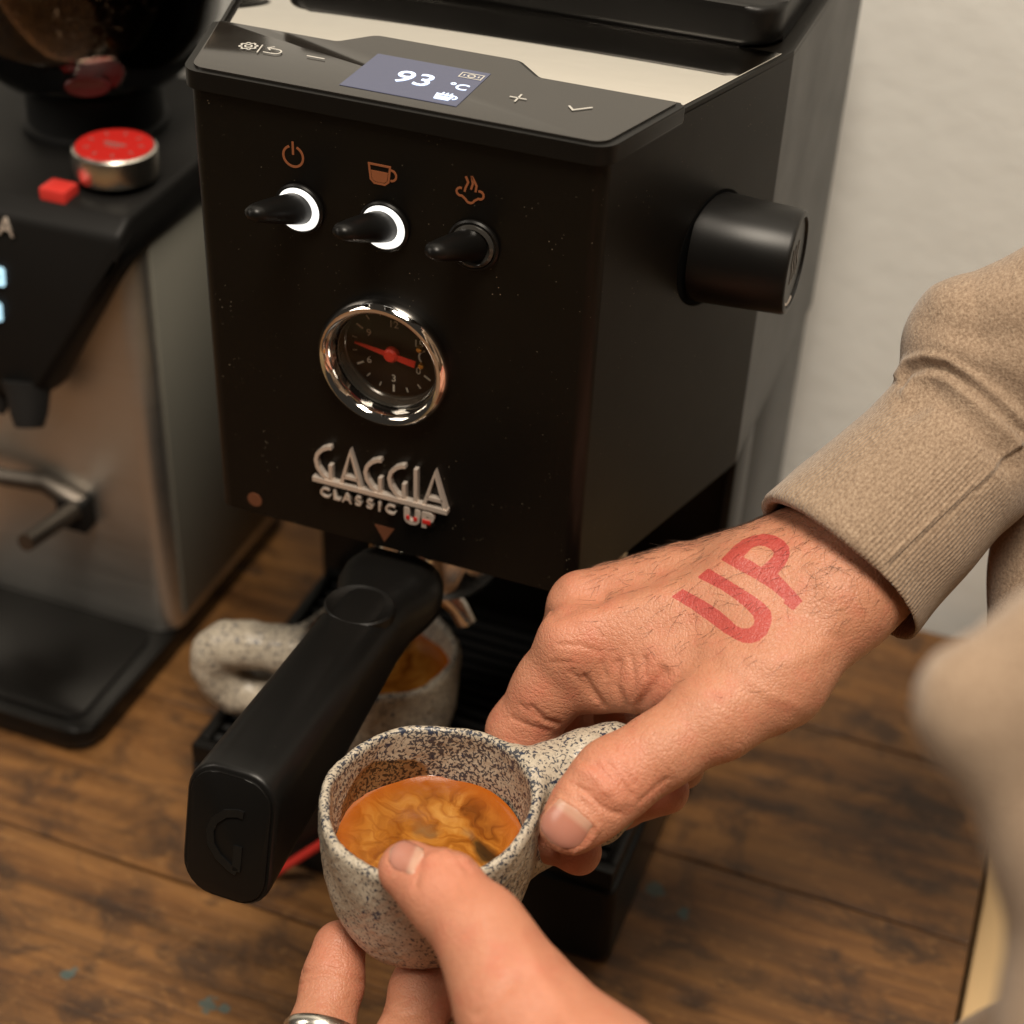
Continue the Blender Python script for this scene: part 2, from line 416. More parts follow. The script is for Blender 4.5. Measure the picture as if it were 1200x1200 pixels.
def lathe(name, prof, m, parent=None, matrix=None, seg=64, closed=False):
    bm = bmesh.new(); rings = []
    for r, z in prof:
        if r < 1e-7: rings.append([bm.verts.new((0, 0, z))])
        else: rings.append([bm.verts.new((r * math.cos(2 * math.pi * i / seg), r * math.sin(2 * math.pi * i / seg), z)) for i in range(seg)])
    pr = list(zip(rings, rings[1:])) + ([(rings[-1], rings[0])] if closed else [])
    for a, c in pr:
        for i in range(seg):
            j = (i + 1) % seg
            if len(a) == 1 and len(c) == 1: break
            if len(a) == 1: bm.faces.new((a[0], c[j], c[i]))
            elif len(c) == 1: bm.faces.new((a[i], a[j], c[0]))
            else: bm.faces.new((a[i], a[j], c[j], c[i]))
    return from_bm(name, bm, m, parent, True, matrix)
def frame_to(p, d, up=(0, 0, 1)):
    """matrix whose +Z runs along d at p"""
    z = Vector(d).normalized(); x = Vector(up).cross(z)
    if x.length < 1e-5: x = Vector((1, 0, 0)).cross(z)
    x.normalize(); y = z.cross(x)
    return Matrix(((x.x, y.x, z.x, p[0]), (x.y, y.y, z.y, p[1]), (x.z, y.z, z.z, p[2]), (0, 0, 0, 1)))
def tube_bm(pts, rad, seg=12, bm=None, sx=1.0):
    bm = bm or bmesh.new(); pts = [Vector(p) for p in pts]; n = len(pts); rings = []; nrm = None
    for i, p in enumerate(pts):
        t = (pts[min(i + 1, n - 1)] - pts[max(i - 1, 0)]).normalized()
        if nrm is None:
            nrm = t.orthogonal().normalized()
        nrm = (nrm - t * nrm.dot(t)).normalized(); bi = t.cross(nrm)
        r = rad[i] if isinstance(rad, (list, tuple, np.ndarray)) else rad
        rings.append([bm.verts.new(p + nrm * (r * math.cos(2 * math.pi * k / seg)) + bi * (r * sx * math.sin(2 * math.pi * k / seg))) for k in range(seg)])
    for a, c in zip(rings, rings[1:]):
        for k in range(seg): bm.faces.new((a[k], a[(k + 1) % seg], c[(k + 1) % seg], c[k]))
    bm.faces.new(rings[0][::-1]); bm.faces.new(rings[-1])
    return bm
def tube(name, pts, rad, m, parent=None, seg=12): return from_bm(name, tube_bm(pts, rad, seg), m, parent)
def ribbon_bm(pts, w, h, closed=False, bm=None):
    """flat stroke of width w along a 2D polyline, thickness h, in the local XY plane"""
    bm = bm or bmesh.new(); pts = [Vector(p) for p in pts]; n = len(pts); L = []; R = []
    for i, p in enumerate(pts):
        a = pts[(i - 1) % n] if (closed or i > 0) else p; c = pts[(i + 1) % n] if (closed or i < n - 1) else p
        d1 = (p - a).normalized() if (p - a).length > 1e-9 else (c - p).normalized(); d2 = (c - p).normalized() if (c - p).length > 1e-9 else d1
        t = (d1 + d2).normalized(); nn = Vector((-t.y, t.x)); k = max(.5, t.dot(d1)); o = nn * (w / 2 / k)
        L.append(p + o); R.append(p - o)
    def vs(l, z): return [bm.verts.new((q.x, q.y, z)) for q in l]
    a, c, e, g = vs(L, 0), vs(R, 0), vs(L, h), vs(R, h)
    rr = range(n if closed else n - 1)
    for i in rr:
        j = (i + 1) % n
        for (p, q) in ((a, c), (c, g), (g, e), (e, a)): bm.faces.new((p[i], p[j], q[j], q[i]))
    if not closed:
        bm.faces.new((a[0], c[0], g[0], e[0])); bm.faces.new((a[-1], e[-1], g[-1], c[-1]))
    return bm
def ribbon(name, pts, w, h, m, parent, matrix, closed=False):
    return from_bm(name, ribbon_bm(pts, w, h, closed), m, parent, False, matrix)
def arc(cx, cy, r, a0, a1, n=24): return [(cx + r * math.cos(math.radians(a0 + (a1 - a0) * i / n)), cy + r * math.sin(math.radians(a0 + (a1 - a0) * i / n))) for i in range(n + 1)]
def text(name, s, size, m, parent, matrix, ext=.0002, bold=0.0, align='CENTER', bevel=0.0):
    c = bpy.data.curves.new(name, 'FONT'); c.body = s; c.size = size; c.extrude = ext; c.offset = bold; c.align_x = align; c.align_y = 'CENTER'; c.resolution_u = 4; c.bevel_depth = bevel
    o = bpy.data.objects.new('tmp_text', c); COL.objects.link(o)
    bpy.context.view_layer.update()
    me = bpy.data.meshes.new_from_object(o.evaluated_get(bpy.context.evaluated_depsgraph_get()))
    bpy.data.objects.remove(o); me.name = name
    me.materials.clear()
    return link(name, me, m, parent, False, matrix)
def T(x, y, z): return Matrix.Translation((x, y, z))
def FACE(x, z, y=0.0):
    """plane on the machine's front: local X right, local Y up, local Z towards the viewer"""
    return Matrix(((1, 0, 0, x), (0, 0, -1, y), (0, 1, 0, z), (0, 0, 0, 1)))

# ------------------------------------------------------------------ signed-distance modelling (hands, cloth, cups)
class Field:
    def __init__(s, lo, hi, res):
        s.lo = np.array(lo, float); s.res = res
        s.n = np.ceil((np.array(hi) - s.lo) / res).astype(int) + 1
        s.ax = [(s.lo[i] + np.arange(s.n[i]) * res).astype(np.float32) for i in range(3)]
        s.v = np.full(tuple(s.n), 1.0, np.float32)
    def win(s, lo, hi):
        i0 = np.clip(np.floor((np.array(lo) - s.lo) / s.res).astype(int), 0, s.n); i1 = np.clip(np.ceil((np.array(hi) - s.lo) / s.res).astype(int) + 1, 0, s.n)
        sl = tuple(slice(a, c) for a, c in zip(i0, i1))
        P = [s.ax[0][sl[0]][:, None, None], s.ax[1][sl[1]][None, :, None], s.ax[2][sl[2]][None, None, :]]
        return sl, P
    def add(s, fn, lo, hi, k, v=None):
        v = s.v if v is None else v
        sl, P = s.win(np.array(lo) - k - .004, np.array(hi) + k + .004)
        if 0 in v[sl].shape: return
        v[sl] = smin(v[sl], fn(P), k)
    def cone(s, a, b, ra, rb, k=.006, flat=None, v=None):
        a = np.array(a, np.float32); b = np.array(b, np.float32); R = max(ra, rb)
        lo = np.minimum(a, b) - R * 1.3; hi = np.maximum(a, b) + R * 1.3
        s.add(lambda P: cone_d(P, a, b, ra, rb, flat), lo, hi, k, v)
    def new(s): return np.full(tuple(s.n), 1.0, np.float32)
    def merge(s, v, k): s.v = smin(s.v, v, k)
def smin(a, b, k):
    if k <= 0: return np.minimum(a, b)
    h = np.maximum(k - np.abs(a - b), 0) / k
    return np.minimum(a, b) - h * h * (k * .25)
def smax(a, b, k): return -smin(-a, -b, k)
def cone_d(P, a, b, ra, rb, flat=None):
    d = [P[i] - a[i] for i in range(3)]; ab = b - a; L2 = float(ab @ ab) + 1e-12
    t = np.clip((d[0] * ab[0] + d[1] * ab[1] + d[2] * ab[2]) / L2, 0, 1)
    q = [d[i] - t * ab[i] for i in range(3)]
    if flat is not None:                       # flat = (unit normal, factor > 1 makes it thinner along that normal)
        nn, fct = flat
        w = (q[0] * nn[0] + q[1] * nn[1] + q[2] * nn[2]) * (fct - 1)
        q = [q[i] + w * nn[i] for i in range(3)]
    return np.sqrt(q[0] ** 2 + q[1] ** 2 + q[2] ** 2) - (ra + (rb - ra) * t)
def surface(fld, smooth=1):
    v = fld.v; s = v < 0; n = np.array(v.shape) - 1
    cnt = np.zeros(tuple(n), np.int8)
    cs = [(i, j, k) for i in (0, 1) for j in (0, 1) for k in (0, 1)]
    for i, j, k in cs: cnt += s[i:n[0] + i, j:n[1] + j, k:n[2] + k]
    act = np.argwhere((cnt > 0) & (cnt < 8))
    idx = np.full(tuple(n), -1, np.int32); idx[tuple(act.T)] = np.arange(len(act))
    cv = {c: v[act[:, 0] + c[0], act[:, 1] + c[1], act[:, 2] + c[2]] for c in cs}
    pos = np.zeros((len(act), 3)); num = np.zeros(len(act))
    for c in cs:
        for ax in range(3):
            if c[ax] == 0:
                e = list(c); e[ax] = 1; a = cv[c]; bb = cv[tuple(e)]; mk = (a < 0) != (bb < 0)
                t = np.where(mk, a / np.where(mk, a - bb, 1), 0)
                p = np.tile(np.array(c, float), (len(act), 1)); p[:, ax] = t
                pos[mk] += p[mk]; num[mk] += 1
    V = fld.lo + (act + pos / num[:, None]) * fld.res
    faces = []
    for ax in range(3):
        a = np.moveaxis(s, ax, 0); I = np.moveaxis(idx, ax, 0)
        e = np.argwhere(a[:-1, 1:-1, 1:-1] != a[1:, 1:-1, 1:-1])
        i, j, k = e[:, 0], e[:, 1] + 1, e[:, 2] + 1
        q = np.stack([I[i, j - 1, k - 1], I[i, j, k - 1], I[i, j, k], I[i, j - 1, k]], 1)
        fl = a[i, j, k]
        if ax == 1: fl = ~fl
        q[~fl] = q[~fl][:, ::-1]
        faces.append(q)
    Fq = np.concatenate(faces); Fq = Fq[(Fq >= 0).all(1)]
    for _ in range(smooth): V = laplace(V, Fq, .5)
    return V, Fq
def laplace(V, Fq, w):
    acc = np.zeros_like(V); c = np.zeros(len(V))
    for a, b in ((0, 1), (1, 2), (2, 3), (3, 0)):
        for p, q in ((a, b), (b, a)):
            i = Fq[:, p]
            for d in range(3): acc[:, d] += np.bincount(i, V[Fq[:, q], d], len(V))
            c += np.bincount(i, minlength=len(V))
    return V + w * (acc / np.maximum(c, 1)[:, None] - V)
def normals(V, Fq):
    a, b, c, d = (V[Fq[:, i]] for i in range(4)); fn = np.cross(c - a, d - b); N_ = np.zeros_like(V)
    for i in range(4):
        for k in range(3): N_[:, k] += np.bincount(Fq[:, i], fn[:, k], len(V))
    return N_ / np.maximum(np.linalg.norm(N_, axis=1), 1e-12)[:, None]
def attr(me, name, vals):
    a = me.attributes.new(name, 'FLOAT', 'POINT'); a.data.foreach_set('value', np.asarray(vals, np.float32))
def seg_dist(P2, pts):
    """distance of 2D points to a polyline"""
    d = np.full(len(P2), 1e9)
    for a, b in zip(pts, pts[1:]):
        a = np.array(a, float); b = np.array(b, float); ab = b - a
        t = np.clip(((P2 - a) @ ab) / (ab @ ab + 1e-12), 0, 1)
        d = np.minimum(d, np.linalg.norm(P2 - a - t[:, None] * ab, axis=1))
    return d
def vnoise(V, scale, seed=0):
    r_ = np.random.default_rng(int(seed * 10)); out = np.zeros(len(V))
    for i in range(14):
        k = r_.normal(size=3) * scale; out += np.sin(V @ k + r_.uniform(0, 6.28))
    return out / 14 ** .5

# ================================================================== SETTING
WALL_Y = 0.335
tag(box('wall', -3, 3, WALL_Y, WALL_Y + .1, -.8, 2.6, M['wall'], bev=0), kind='structure')
tag(box('floor', -3, 3, -3, WALL_Y, -.80, -.74, M['floor'], bev=0), kind='structure')

table = thing('table', (0, 0, 0), 'old dark brown plank table with worn wood under the coffee machine', 'table')
TX0, TX1 = -.62, .273
edges = [-.50, -.385, -.262, -.142, -.030, .083, .205, .318]
for i, (y0, y1) in enumerate(zip(edges, edges[1:])):
    bm = bmesh.new(); n = 26
    rows = []
    for k in range(n + 1):
        x = TX0 + (TX1 - TX0) * k / n
        a = y0 + .0007 + random.uniform(-.0005, .0005); c = y1 - .0007 + random.uniform(-.0005, .0005)
        ch = .0007
        rows.append([bm.verts.new(p) for p in ((x, a, -.03), (x, a, -ch), (x, a + ch, 0), (x, c - ch, 0), (x, c, -ch), (x, c, -.03))])
    for a, c in zip(rows, rows[1:]):
        for j in range(6): bm.faces.new((a[j], a[(j + 1) % 6], c[(j + 1) % 6], c[j]))
    bm.faces.new(rows[0][::-1]); bm.faces.new(rows[-1])
    from_bm('plank', bm, M['wood'], table, False)
box('underframe', TX0 + .02, TX1 - .02, -.48, .30, -.09, -.0315, M['wood'], table)
for lx in (TX0 + .05, TX1 - .06):
    for ly in (-.46, .26): box('leg', lx - .03, lx + .03, ly - .03, ly + .03, -.74, -.0905, M['wood'], table, .003)

M['pale'] = simple('pale_wood', (.66, .46, .24), .55, nbump=(60, .2, .001))
bench = thing('bench', (.36, 0, -.74), 'pale tan wooden bench beside the dark plank table', 'bench')
box('bench_top', .2765, .440, -.40, .30, -.045, -.015, M['pale'], bench, .003)
for bx in (.31, .42):
    for by in (-.36, .26): box('bench_leg', bx - .015, bx + .015, by - .02, by + .02, -.74, -.0455, M['pale'], bench, .002)

# ================================================================== ESPRESSO MACHINE
A = .3065
em = thing('espresso_machine', (0, .15, 0), 'matte black espresso machine with round gauge, toggle switches and lit display', 'coffee machine')
FW, HB, HT = .08, .2202, .4125
BX, FY, BY = .1175, .1225, .29
head = [(-FW, 0), (FW, 0), (BX, FY), (BX, BY), (-BX, BY), (-BX, FY)]
hp = round_poly(head, [.0065, .0065, .004, .006, .006, .004], 8)
bm = prism_bm(hp, HB, HT, .0022, 3)
body_o = from_bm('body', bm, M['black'], em)
cut = lathe('gauge_cutter', [(0, .02), (.0215, .02), (.0215, -.012), (0, -.012)], None, None, FACE(-.0021, .3118), 72)
bo = body_o.modifiers.new('hole', 'BOOLEAN'); bo.operation = 'DIFFERENCE'; bo.object = cut; bo.solver = 'EXACT'
bpy.context.view_layer.update()
nm = bpy.data.meshes.new_from_object(body_o.evaluated_get(bpy.context.evaluated_depsgraph_get()))
body_o.modifiers.clear(); body_o.data = nm; nm.name = 'body'
bpy.data.objects.remove(cut)
nm.polygons.foreach_set('use_smooth', np.ones(len(nm.polygons), bool)); nm.set_sharp_from_angle(angle=math.radians(30))
wn = body_o.modifiers.new('even_normals', 'WEIGHTED_NORMAL'); wn.keep_sharp = True; wn.weight = 100
# thin upstanding sheet edges along the two sides
for s in (1, -1):
    path = [(s * (FW - .0012 + A * .046), .046), (s * (BX - .0008), FY), (s * (BX - .0008), BY - .004)]
    ribbon('side_flange', path, .0014, .0030, M['black'], em, T(0, 0, HT - .001))
# lower column and right cheek
box('column', -BX + .002, BX - .002, .16, BY - .002, .004, HB + .001, M['black'], em, .0015)
box('cheek', BX - .004, BX, FY + .002, .1595, .004, HB + .002, M['black'], em, .0008)
for sx in (-1, 1):
    for yy in (.04, .26): lathe('foot', [(0, 0), (.010, 0), (.011, .004), (.010, .0065), (0, .0065)], M['matte'], em, T(sx * .09, yy, 0), 24)
# steel top plate and rear lid
tp = [(-(FW + A * .046) + .004, .046), ((FW + A * .046) - .004, .046), (FW + A * .1200 - .0035, .1200), (-(FW + A * .1200) + .0035, .1200)]
prism('top_plate', tp, HT + .0002, HT + .0010, M['topsteel'], em, .0003)
lid = prism('lid', round_poly(box_poly(-.110, .110, .121, .284), .014), HT + .0005, HT + .0165, M['black2'], em, .003, seg=3)
prism('lid_recess_frame', round_poly(box_poly(-.094, .094, .137, .270), .010), HT + .0166, HT + .0180, M['black2'], lid, .0006)
# control panel
PB = .0475
pan = [(-FW - .0015, -.0022), (FW + .0015, -.0022), (FW + A * PB + .0008, PB), (.0390, PB), (.0268, .0600), (-.0325, .0600), (-.0430, PB), (-FW - A * PB - .0008, PB)]
cp = prism('control_panel', round_poly(pan, [.0085, .0085, .002, .004, .007, .007, .004, .002], 8), HT - .0030, HT + .0040, M['black2'], em, .0013, seg=3)
ins = .0026
pan2 = [(-FW - .0015 + ins, -.0022 + ins), (FW + .0015 - ins, -.0022 + ins), (FW + A * PB - .0026, PB - ins * .7), (.0380, PB - ins * .7), (.0258, .0600 - ins * .7), (-.0315, .0600 - ins * .7), (-.0420, PB - ins * .7), (-FW - A * PB + .0026, PB - ins * .7)]
PZ = HT + .0048
prism('panel_glass', round_poly(pan2, [.0066, .0066, .001, .004, .006, .006, .004, .001], 8), HT + .0041, PZ, M['panelglass'], cp, .00025)
scr = prism('screen', box_poly(-.0228, .0223, .0072, .0407), PZ + .00005, PZ + .00020, M['screen'], cp)
zt = PZ + .0003
text('number', '93', .0155, M['digit'], scr, T(-.0008, .0234, zt), .00008, .0001)
text('unit_sign', '°C', .0072, M['digit'], scr, T(.0163, .0236, zt), .00006, .0001)
bm = ribbon_bm([(-.003, .0022), (-.0024, -.0018), (.0022, -.0018), (.0028, .0022)], .0011, .0001, True); ribbon_bm(arc(.0033, .0008, .0014, -80, 80, 8), .0007, .0001, bm=bm)
prism_bm(box_poly(-.0024, .0024, -.0016, .0008), 0, .0001, bm=bm)
for q in (-.0016, 0, .0016): ribbon_bm([(q, .0030), (q + .0004, .0042)], .0006, .0001, bm=bm)
from_bm('cup_symbol', bm, M['digit'], scr, False, T(.0152, .0125, zt))
bm = ribbon_bm([(-.0042, -.0022), (.0042, -.0022), (.0042, .0022), (-.0042, .0022)], .0005, .0001, True)
ribbon_bm(arc(0, 0, .0013, 0, 360, 16)[:-1], .0006, .0001, True, bm)
for q in (-.0028, .0028): ribbon_bm([(q, -.0008), (q, .0008)], .0006, .0001, bm=bm)
from_bm('machine_symbol', bm, M['icon'], scr, False, T(.0170, .0350, zt))
bm = ribbon_bm([(-.0036, 0), (.0036, 0)], .0007, .0001); from_bm('minus_sign', bm, M['icon'], cp, False, T(-.0417, .0267, zt))
bm = ribbon_bm([(-.0032, 0), (.0032, 0)], .0007, .0001); ribbon_bm([(0, .0036), (0, -.0036)], .0007, .0001, bm=bm); from_bm('plus_sign', bm, M['icon'], cp, False, T(.0394, .0235, zt))
from_bm('tick_sign', ribbon_bm([(-.0038, .0008), (-.0014, -.0022), (.0042, .0030)], .0008, .0001), M['icon'], cp, False, T(.0619, .0240, zt))
g = []
for k in range(32):
    rr = .0034 if (k // 2) % 2 else .0027; g.append((rr * math.cos(k * math.pi / 16), rr * math.sin(k * math.pi / 16)))
bm = ribbon_bm(g, .0006, .0001, True); ribbon_bm(arc(0, 0, .0013, 0, 360, 16)[:-1], .0006, .0001, True, bm)
from_bm('gear_sign', bm, M['icon'], cp, False, T(-.0690, .0258, zt))
from_bm('slash_sign', ribbon_bm([(-.0008, .0036), (.0008, -.0040)], .0005, .0001), M['icon'], cp, False, T(-.0640, .0255, zt))
bm = ribbon_bm([(-.003, .0014), (.0006, .0014)] + arc(.0010, -.0008, .0022, 85, -90, 10) + [(-.0030, -.0030)], .0006, .0001)
ribbon_bm([(-.0014, .0034), (-.0032, .0014), (-.0014, -.0004)], .0006, .0001, bm=bm)
from_bm('back_sign', bm, M['icon'], cp, False, T(-.0585, .0260, zt))
# toggle switches with their printed signs
for k, (tx, lit) in enumerate(((-.0366, True), (-.0020, True), (.0333, False))):
    zc = .3697
    piv = bpy.data.objects.new('toggle_switch', None); COL.objects.link(piv); piv.parent = em
    piv.location = Vector((tx, 0, zc)) - Vector(em.location)
    F0 = FACE(tx, zc)
    lathe('collar', [(.0094, 0), (.0100, .0006), (.0100, .0016), (.0094, .0022), (.0088, .0022), (.0088, 0)], M['black2'], piv, F0, 40, True)
    lathe('light_ring', [(.0050, .0008), (.0060, .0024), (.0072, .0032), (.0083, .0026), (.0088, .0012), (.0088, .0004), (.0050, .0004)], M['led'] if lit else M['leddark'], piv, F0, 40)
    # lever: round neck widening to a flat paddle
    L = []; bm = bmesh.new(); rings = []
    for (t, rx, rz) in ((0, .0062, .0062), (.004, .0061, .0060), (.010, .0060, .0054), (.016, .0058, .0048), (.022, .0052, .0041), (.027, .0045, .0034), (.0298, .0034, .0025), (.0310, .0014, .0010)):
        rings.append([bm.verts.new((rx * math.cos(q * math.pi / 10), rz * math.sin(q * math.pi / 10), t)) for q in range(20)])
    for a_, c_ in zip(rings, rings[1:]):
        for q in range(20): bm.faces.new((a_[q], a_[(q + 1) % 20], c_[(q + 1) % 20], c_[q]))
    bm.faces.new(rings[-1]); bm.faces.new(rings[0][::-1])
    tip = Vector((tx - .0052, -.031, zc + .0100)); bs = Vector((tx, .0, zc + .0))
    from_bm('lever', bm, M['black2'], piv, True, frame_to(bs, tip - bs, (0, 0, 1)))
zi = .3902
P0 = FACE(-.0386, zi, -.0001)
bm = ribbon_bm(arc(0, -.0004, .0050, 112, 428, 32), .0011, .0002); ribbon_bm([(0, .0068), (0, .0004)], .0011, .0002, bm=bm)
from_bm('power_sign', bm, M['copper'], em, False, P0 @ Matrix.Scale(.80, 4))
bm = ribbon_bm([(-.0052, .0042), (.0052, .0042), (.0044, -.0032), (.0026, -.0048), (-.0026, -.0048), (-.0044, -.0032)], .0010, .0002, True); ribbon_bm(arc(.0056, .0002, .0026, -95, 95, 10), .0010, .0002, bm=bm)
prism_bm([(-.0042, .0012), (.0042, .0012), (.0036, -.003), (.0022, -.004), (-.0022, -.004), (-.0036, -.003)], 0, .0002, bm=bm)
from_bm('brew_sign', bm, M['copper'], em, False, FACE(-.0040, zi - .0004, -.0001) @ Matrix.Scale(.80, 4))
bm = ribbon_bm([(-.0022, .0066), (-.0010, .0040), (-.0022, .0012), (-.0026, -.0008)], .0010, .0002)
ribbon_bm([(.0006, .0072), (.0012, .0036), (.0004, .0008)], .0010, .0002, bm=bm); ribbon_bm([(.0006, .0072), (.0030, .0030), (.0026, .0)], .0010, .0002, bm=bm)
ribbon_bm(arc(-.0046, -.0012, .0019, 70, 290, 8) + arc(0, -.0036, .0022, 200, 340, 8) + arc(.0046, -.0012, .0019, -110, 110, 8), .0010, .0002, bm=bm)
from_bm('steam_sign', bm, M['copper'], em, False, FACE(.0312, zi, -.0001) @ Matrix.Scale(.80, 4))
# pressure gauge
gx, gz = -.0021, .3118
gauge = bpy.data.objects.new('pressure_gauge', None); COL.objects.link(gauge); gauge.parent = em; gauge.location = Vector((gx, 0, gz)) - Vector(em.location)
G = FACE(gx, gz)
lathe('bezel', [(.0272, 0), (.0274, .0030), (.0268, .0050), (.0254, .0062), (.0240, .0060), (.0226, .0046), (.0216, .0020), (.0212, -.0100), (.0214, -.0100), (.0215, 0)], M['chrome'], gauge, G, 96, True)
lathe('inner_ring', [(.0211, -.0090), (.0200, -.0090), (.0200, -.0060), (.0204, -.0055), (.0204, -.0035), (.0207, -.0030), (.0207, -.0010), (.0211, -.0006)], M['leddark'], gauge, G, 80, True)
lathe('gauge_glass', [(0, .0006), (.0210, .0006), (.0210, -.0002), (0, -.0002)], M['glass'], gauge, G, 64)
dial = lathe('dial', [(0, -.0074), (.0209, -.0074), (.0209, -.0082), (0, -.0082)], M['dial'], gauge, G, 64)
DI = FACE(gx, gz, .0073)
for v in range(0, 17):
    ang = math.radians(-30 - 20 * v); major = v % 3 == 0
    r0, r1 = (.0150, .0182) if major else (.0160, .0180)
    from_bm('tick_mark', ribbon_bm([(r0 * math.cos(ang), r0 * math.sin(ang)), (r1 * math.cos(ang), r1 * math.sin(ang))], .0007 if major else .0004, .0001), M['white'], dial, False, DI)
    if major:
        text('number', str(v), .0044, M['white'], dial, FACE(gx + .0122 * math.cos(ang), gz + .0122 * math.sin(ang), .0073), .00005)
from_bm('scale_arc', ribbon_bm(arc(.0138, .0006, .0030, 100, 250, 12), .0007, .0001), M['white'], dial, False, DI)
for (ax_, az_) in ((.0112, .0042), (.0120, -.0030)):
    lathe('dial_screw', [(0, .0016), (.0011, .0014), (.0016, .0006), (.0016, 0), (0, 0)], M['brass'], dial, FACE(gx + ax_, gz + az_, .0073), 16)
nd = math.radians(172)
bm = bmesh.new()
pts = [(-.0155, .0004), (-.0155, -.0004), (-.002, -.0010), (.0105, -.0014), (.0105, .0014), (-.002, .0010)]
prism_bm(pts[::-1], .0026, .0033, bm=bm)
ndl = from_bm('needle', bm, M['needle'], gauge, False, DI @ Matrix.Rotation(math.radians(-9), 4, 'Z'))
lathe('needle_hub', [(0, .0044), (.0022, .0042), (.0030, .0034), (.0031, .0010), (0, .0010)], M['needle'], ndl, DI, 28)
# badge: deco letters on a bar
badge = bpy.data.objects.new('badge', None); COL.objects.link(badge); badge.parent = em; badge.location = Vector((-.004, 0, .249)) - Vector(em.location)
BZ, BH = .2487, .0172
def bevel_text(bm):
    return bm
def deco(name, strokes, x, w=.0016, hh=.0026):
    bm = bmesh.new()
    for sset in strokes: ribbon_bm(sset, w, hh, bm=bm)
    return from_bm(name, bm, M['badge'], badge, False, FACE(x, BZ, -.0002))
def gG(wd):
    return [[(wd, BH)] + arc(wd, BH * .53, wd * 1.02, 100, 235, 14)[0:0] + [(wd * .80, BH * .985), (wd * .48, BH * .90), (wd * .18, BH * .74), (wd * .08, BH * .56), (wd * .16, BH * .36), (wd * .45, BH * .16), (wd * .86, .0009)], [(wd * .92, 0), (wd * .92, BH * .50)]]
def gA(wd): return [[(0, 0), (wd * .50, BH * 1.02), (wd, 0)], [(wd * .16, BH * .27), (wd * .86, BH * .27)]]
deco('letter', gG(.0078), -.0335); deco('letter', gA(.0092), -.0218); deco('letter', gG(.0078), -.0112); deco('letter', gG(.0078), -.0006); deco('letter', [[(0, 0), (0, BH)]], .0117); deco('letter', gA(.0098), .0152)
deco('underline', [[(-.0345, .0), (.0258, .0)]], 0.0, .0021, .0030)
for i, ch in enumerate('CLASSIC'):
    xs = (-.0290, -.0238, -.0190, -.0138, -.0086, -.0042, .0006)[i]
    text('small_letter', ch, .0066, M['badge'], badge, FACE(xs, BZ - .0058, -.0020), .0012, .0001)
plate = prism('up_plate', round_poly(box_poly(.0068, .0196, BZ - .0112, BZ - .0016), .002), 0, .0012, M['matte'], badge, .0003, matrix=Matrix(((1, 0, 0, 0), (0, 0, -1, 0), (0, 1, 0, 0), (0, 0, 0, 1))))
for ch, x in (('U', .0104), ('P', .0172)):
    text('up_letter', ch, .0100, M['badge'], badge, FACE(x, BZ - .0066, -.0022), .0012, .00055)
for x0, x1 in ((.0080, .0096), (.0112, .0128), (.0152, .0188)):
    prism('red_stripe', box_poly(x0, x1, BZ - .0078, BZ - .0060), .0034, .0037, M['red'], badge, matrix=Matrix(((1, 0, 0, 0), (0, 0, -1, 0), (0, 1, 0, 0), (0, 0, 0, 1))))
lathe('copper_dot', [(0, .0003), (.0034, .0003), (.0034, 0), (0, 0)], M['copperdark'], em, FACE(-.064, .2276, -.0001), 28)
prism('triangle_mark', [(-.0044, .0036), (0, -.0042), (.0044, .0036)][::-1], 0, .0003, M['copperdark'], em, matrix=FACE(-.0033, .2276, -.0001))
# steam knob on the flared right side
kc = Vector((.08 + A * .0767, .0767, .3476))
sn = Vector((1, -A, 0)).normalized()
knob = bpy.data.objects.new('steam_knob', None); COL.objects.link(knob); knob.parent = em; knob.location = kc - Vector(em.location)
lathe('knob_recess_shade', [(0, .00025), (.0240, .00025), (.0240, -.001), (0, -.001)], M['pit_shade'], knob, frame_to(kc, sn), 64)  # flat black disc, the shade inside the hole put into its colour
K = frame_to(kc + Vector((-.004, .0, .0005)), (1, 0, .012))
KL = .0385
lathe('knob_body', [(0, 0), (.0216, 0), (.0221, .004), (.0216, .016), (.0207, KL - .0016), (.0202, KL - .0004), (.0194, KL), (.0180, KL), (.0176, KL - .0010), (0, KL - .0010)], M['black2'], knob, K, 72)
KE = K @ T(0, 0, KL - .0010)
from_bm('knob_ring_mark', ribbon_bm(arc(0, 0, .0166, 100, 300, 40), .0008, .0003), M['badge'], knob, False, KE @ Matrix.Rotation(math.radians(-20), 4, 'Z'))
bm = bmesh.new()
for q in (-.0045, 0, .0045): ribbon_bm([(q - .001, -.007), (q + .0012, -.0025), (q - .0012, .002), (q + .001, .007)], .0014, .0003, bm=bm)
from_bm('steam_mark', bm, M['darksteel'], knob, False, KE)
# group head under the front
gc = (-.002, .058)
lathe('group_head', [(0, .2195), (.041, .2195), (.041, .2090), (.0385, .2060), (.0355, .2055), (.0355, .2125), (0, .2125)], M['chrome'], em, T(*gc, 0), 64)
# steam wand
tube('steam_wand', [(.076, .085, .219), (.0765, .083, .190), (.080, .070, .150), (.0835, .058, .110), (.084, .055, .095)], [.0042, .0042, .0038, .0034, .003], M['chrome'], em, 14)
lathe('wand_joint', [(0, .212), (.008, .212), (.009, .217), (.009, .2198), (0, .2198)], M['chrome'], em, T(.076, .085, 0), 24)
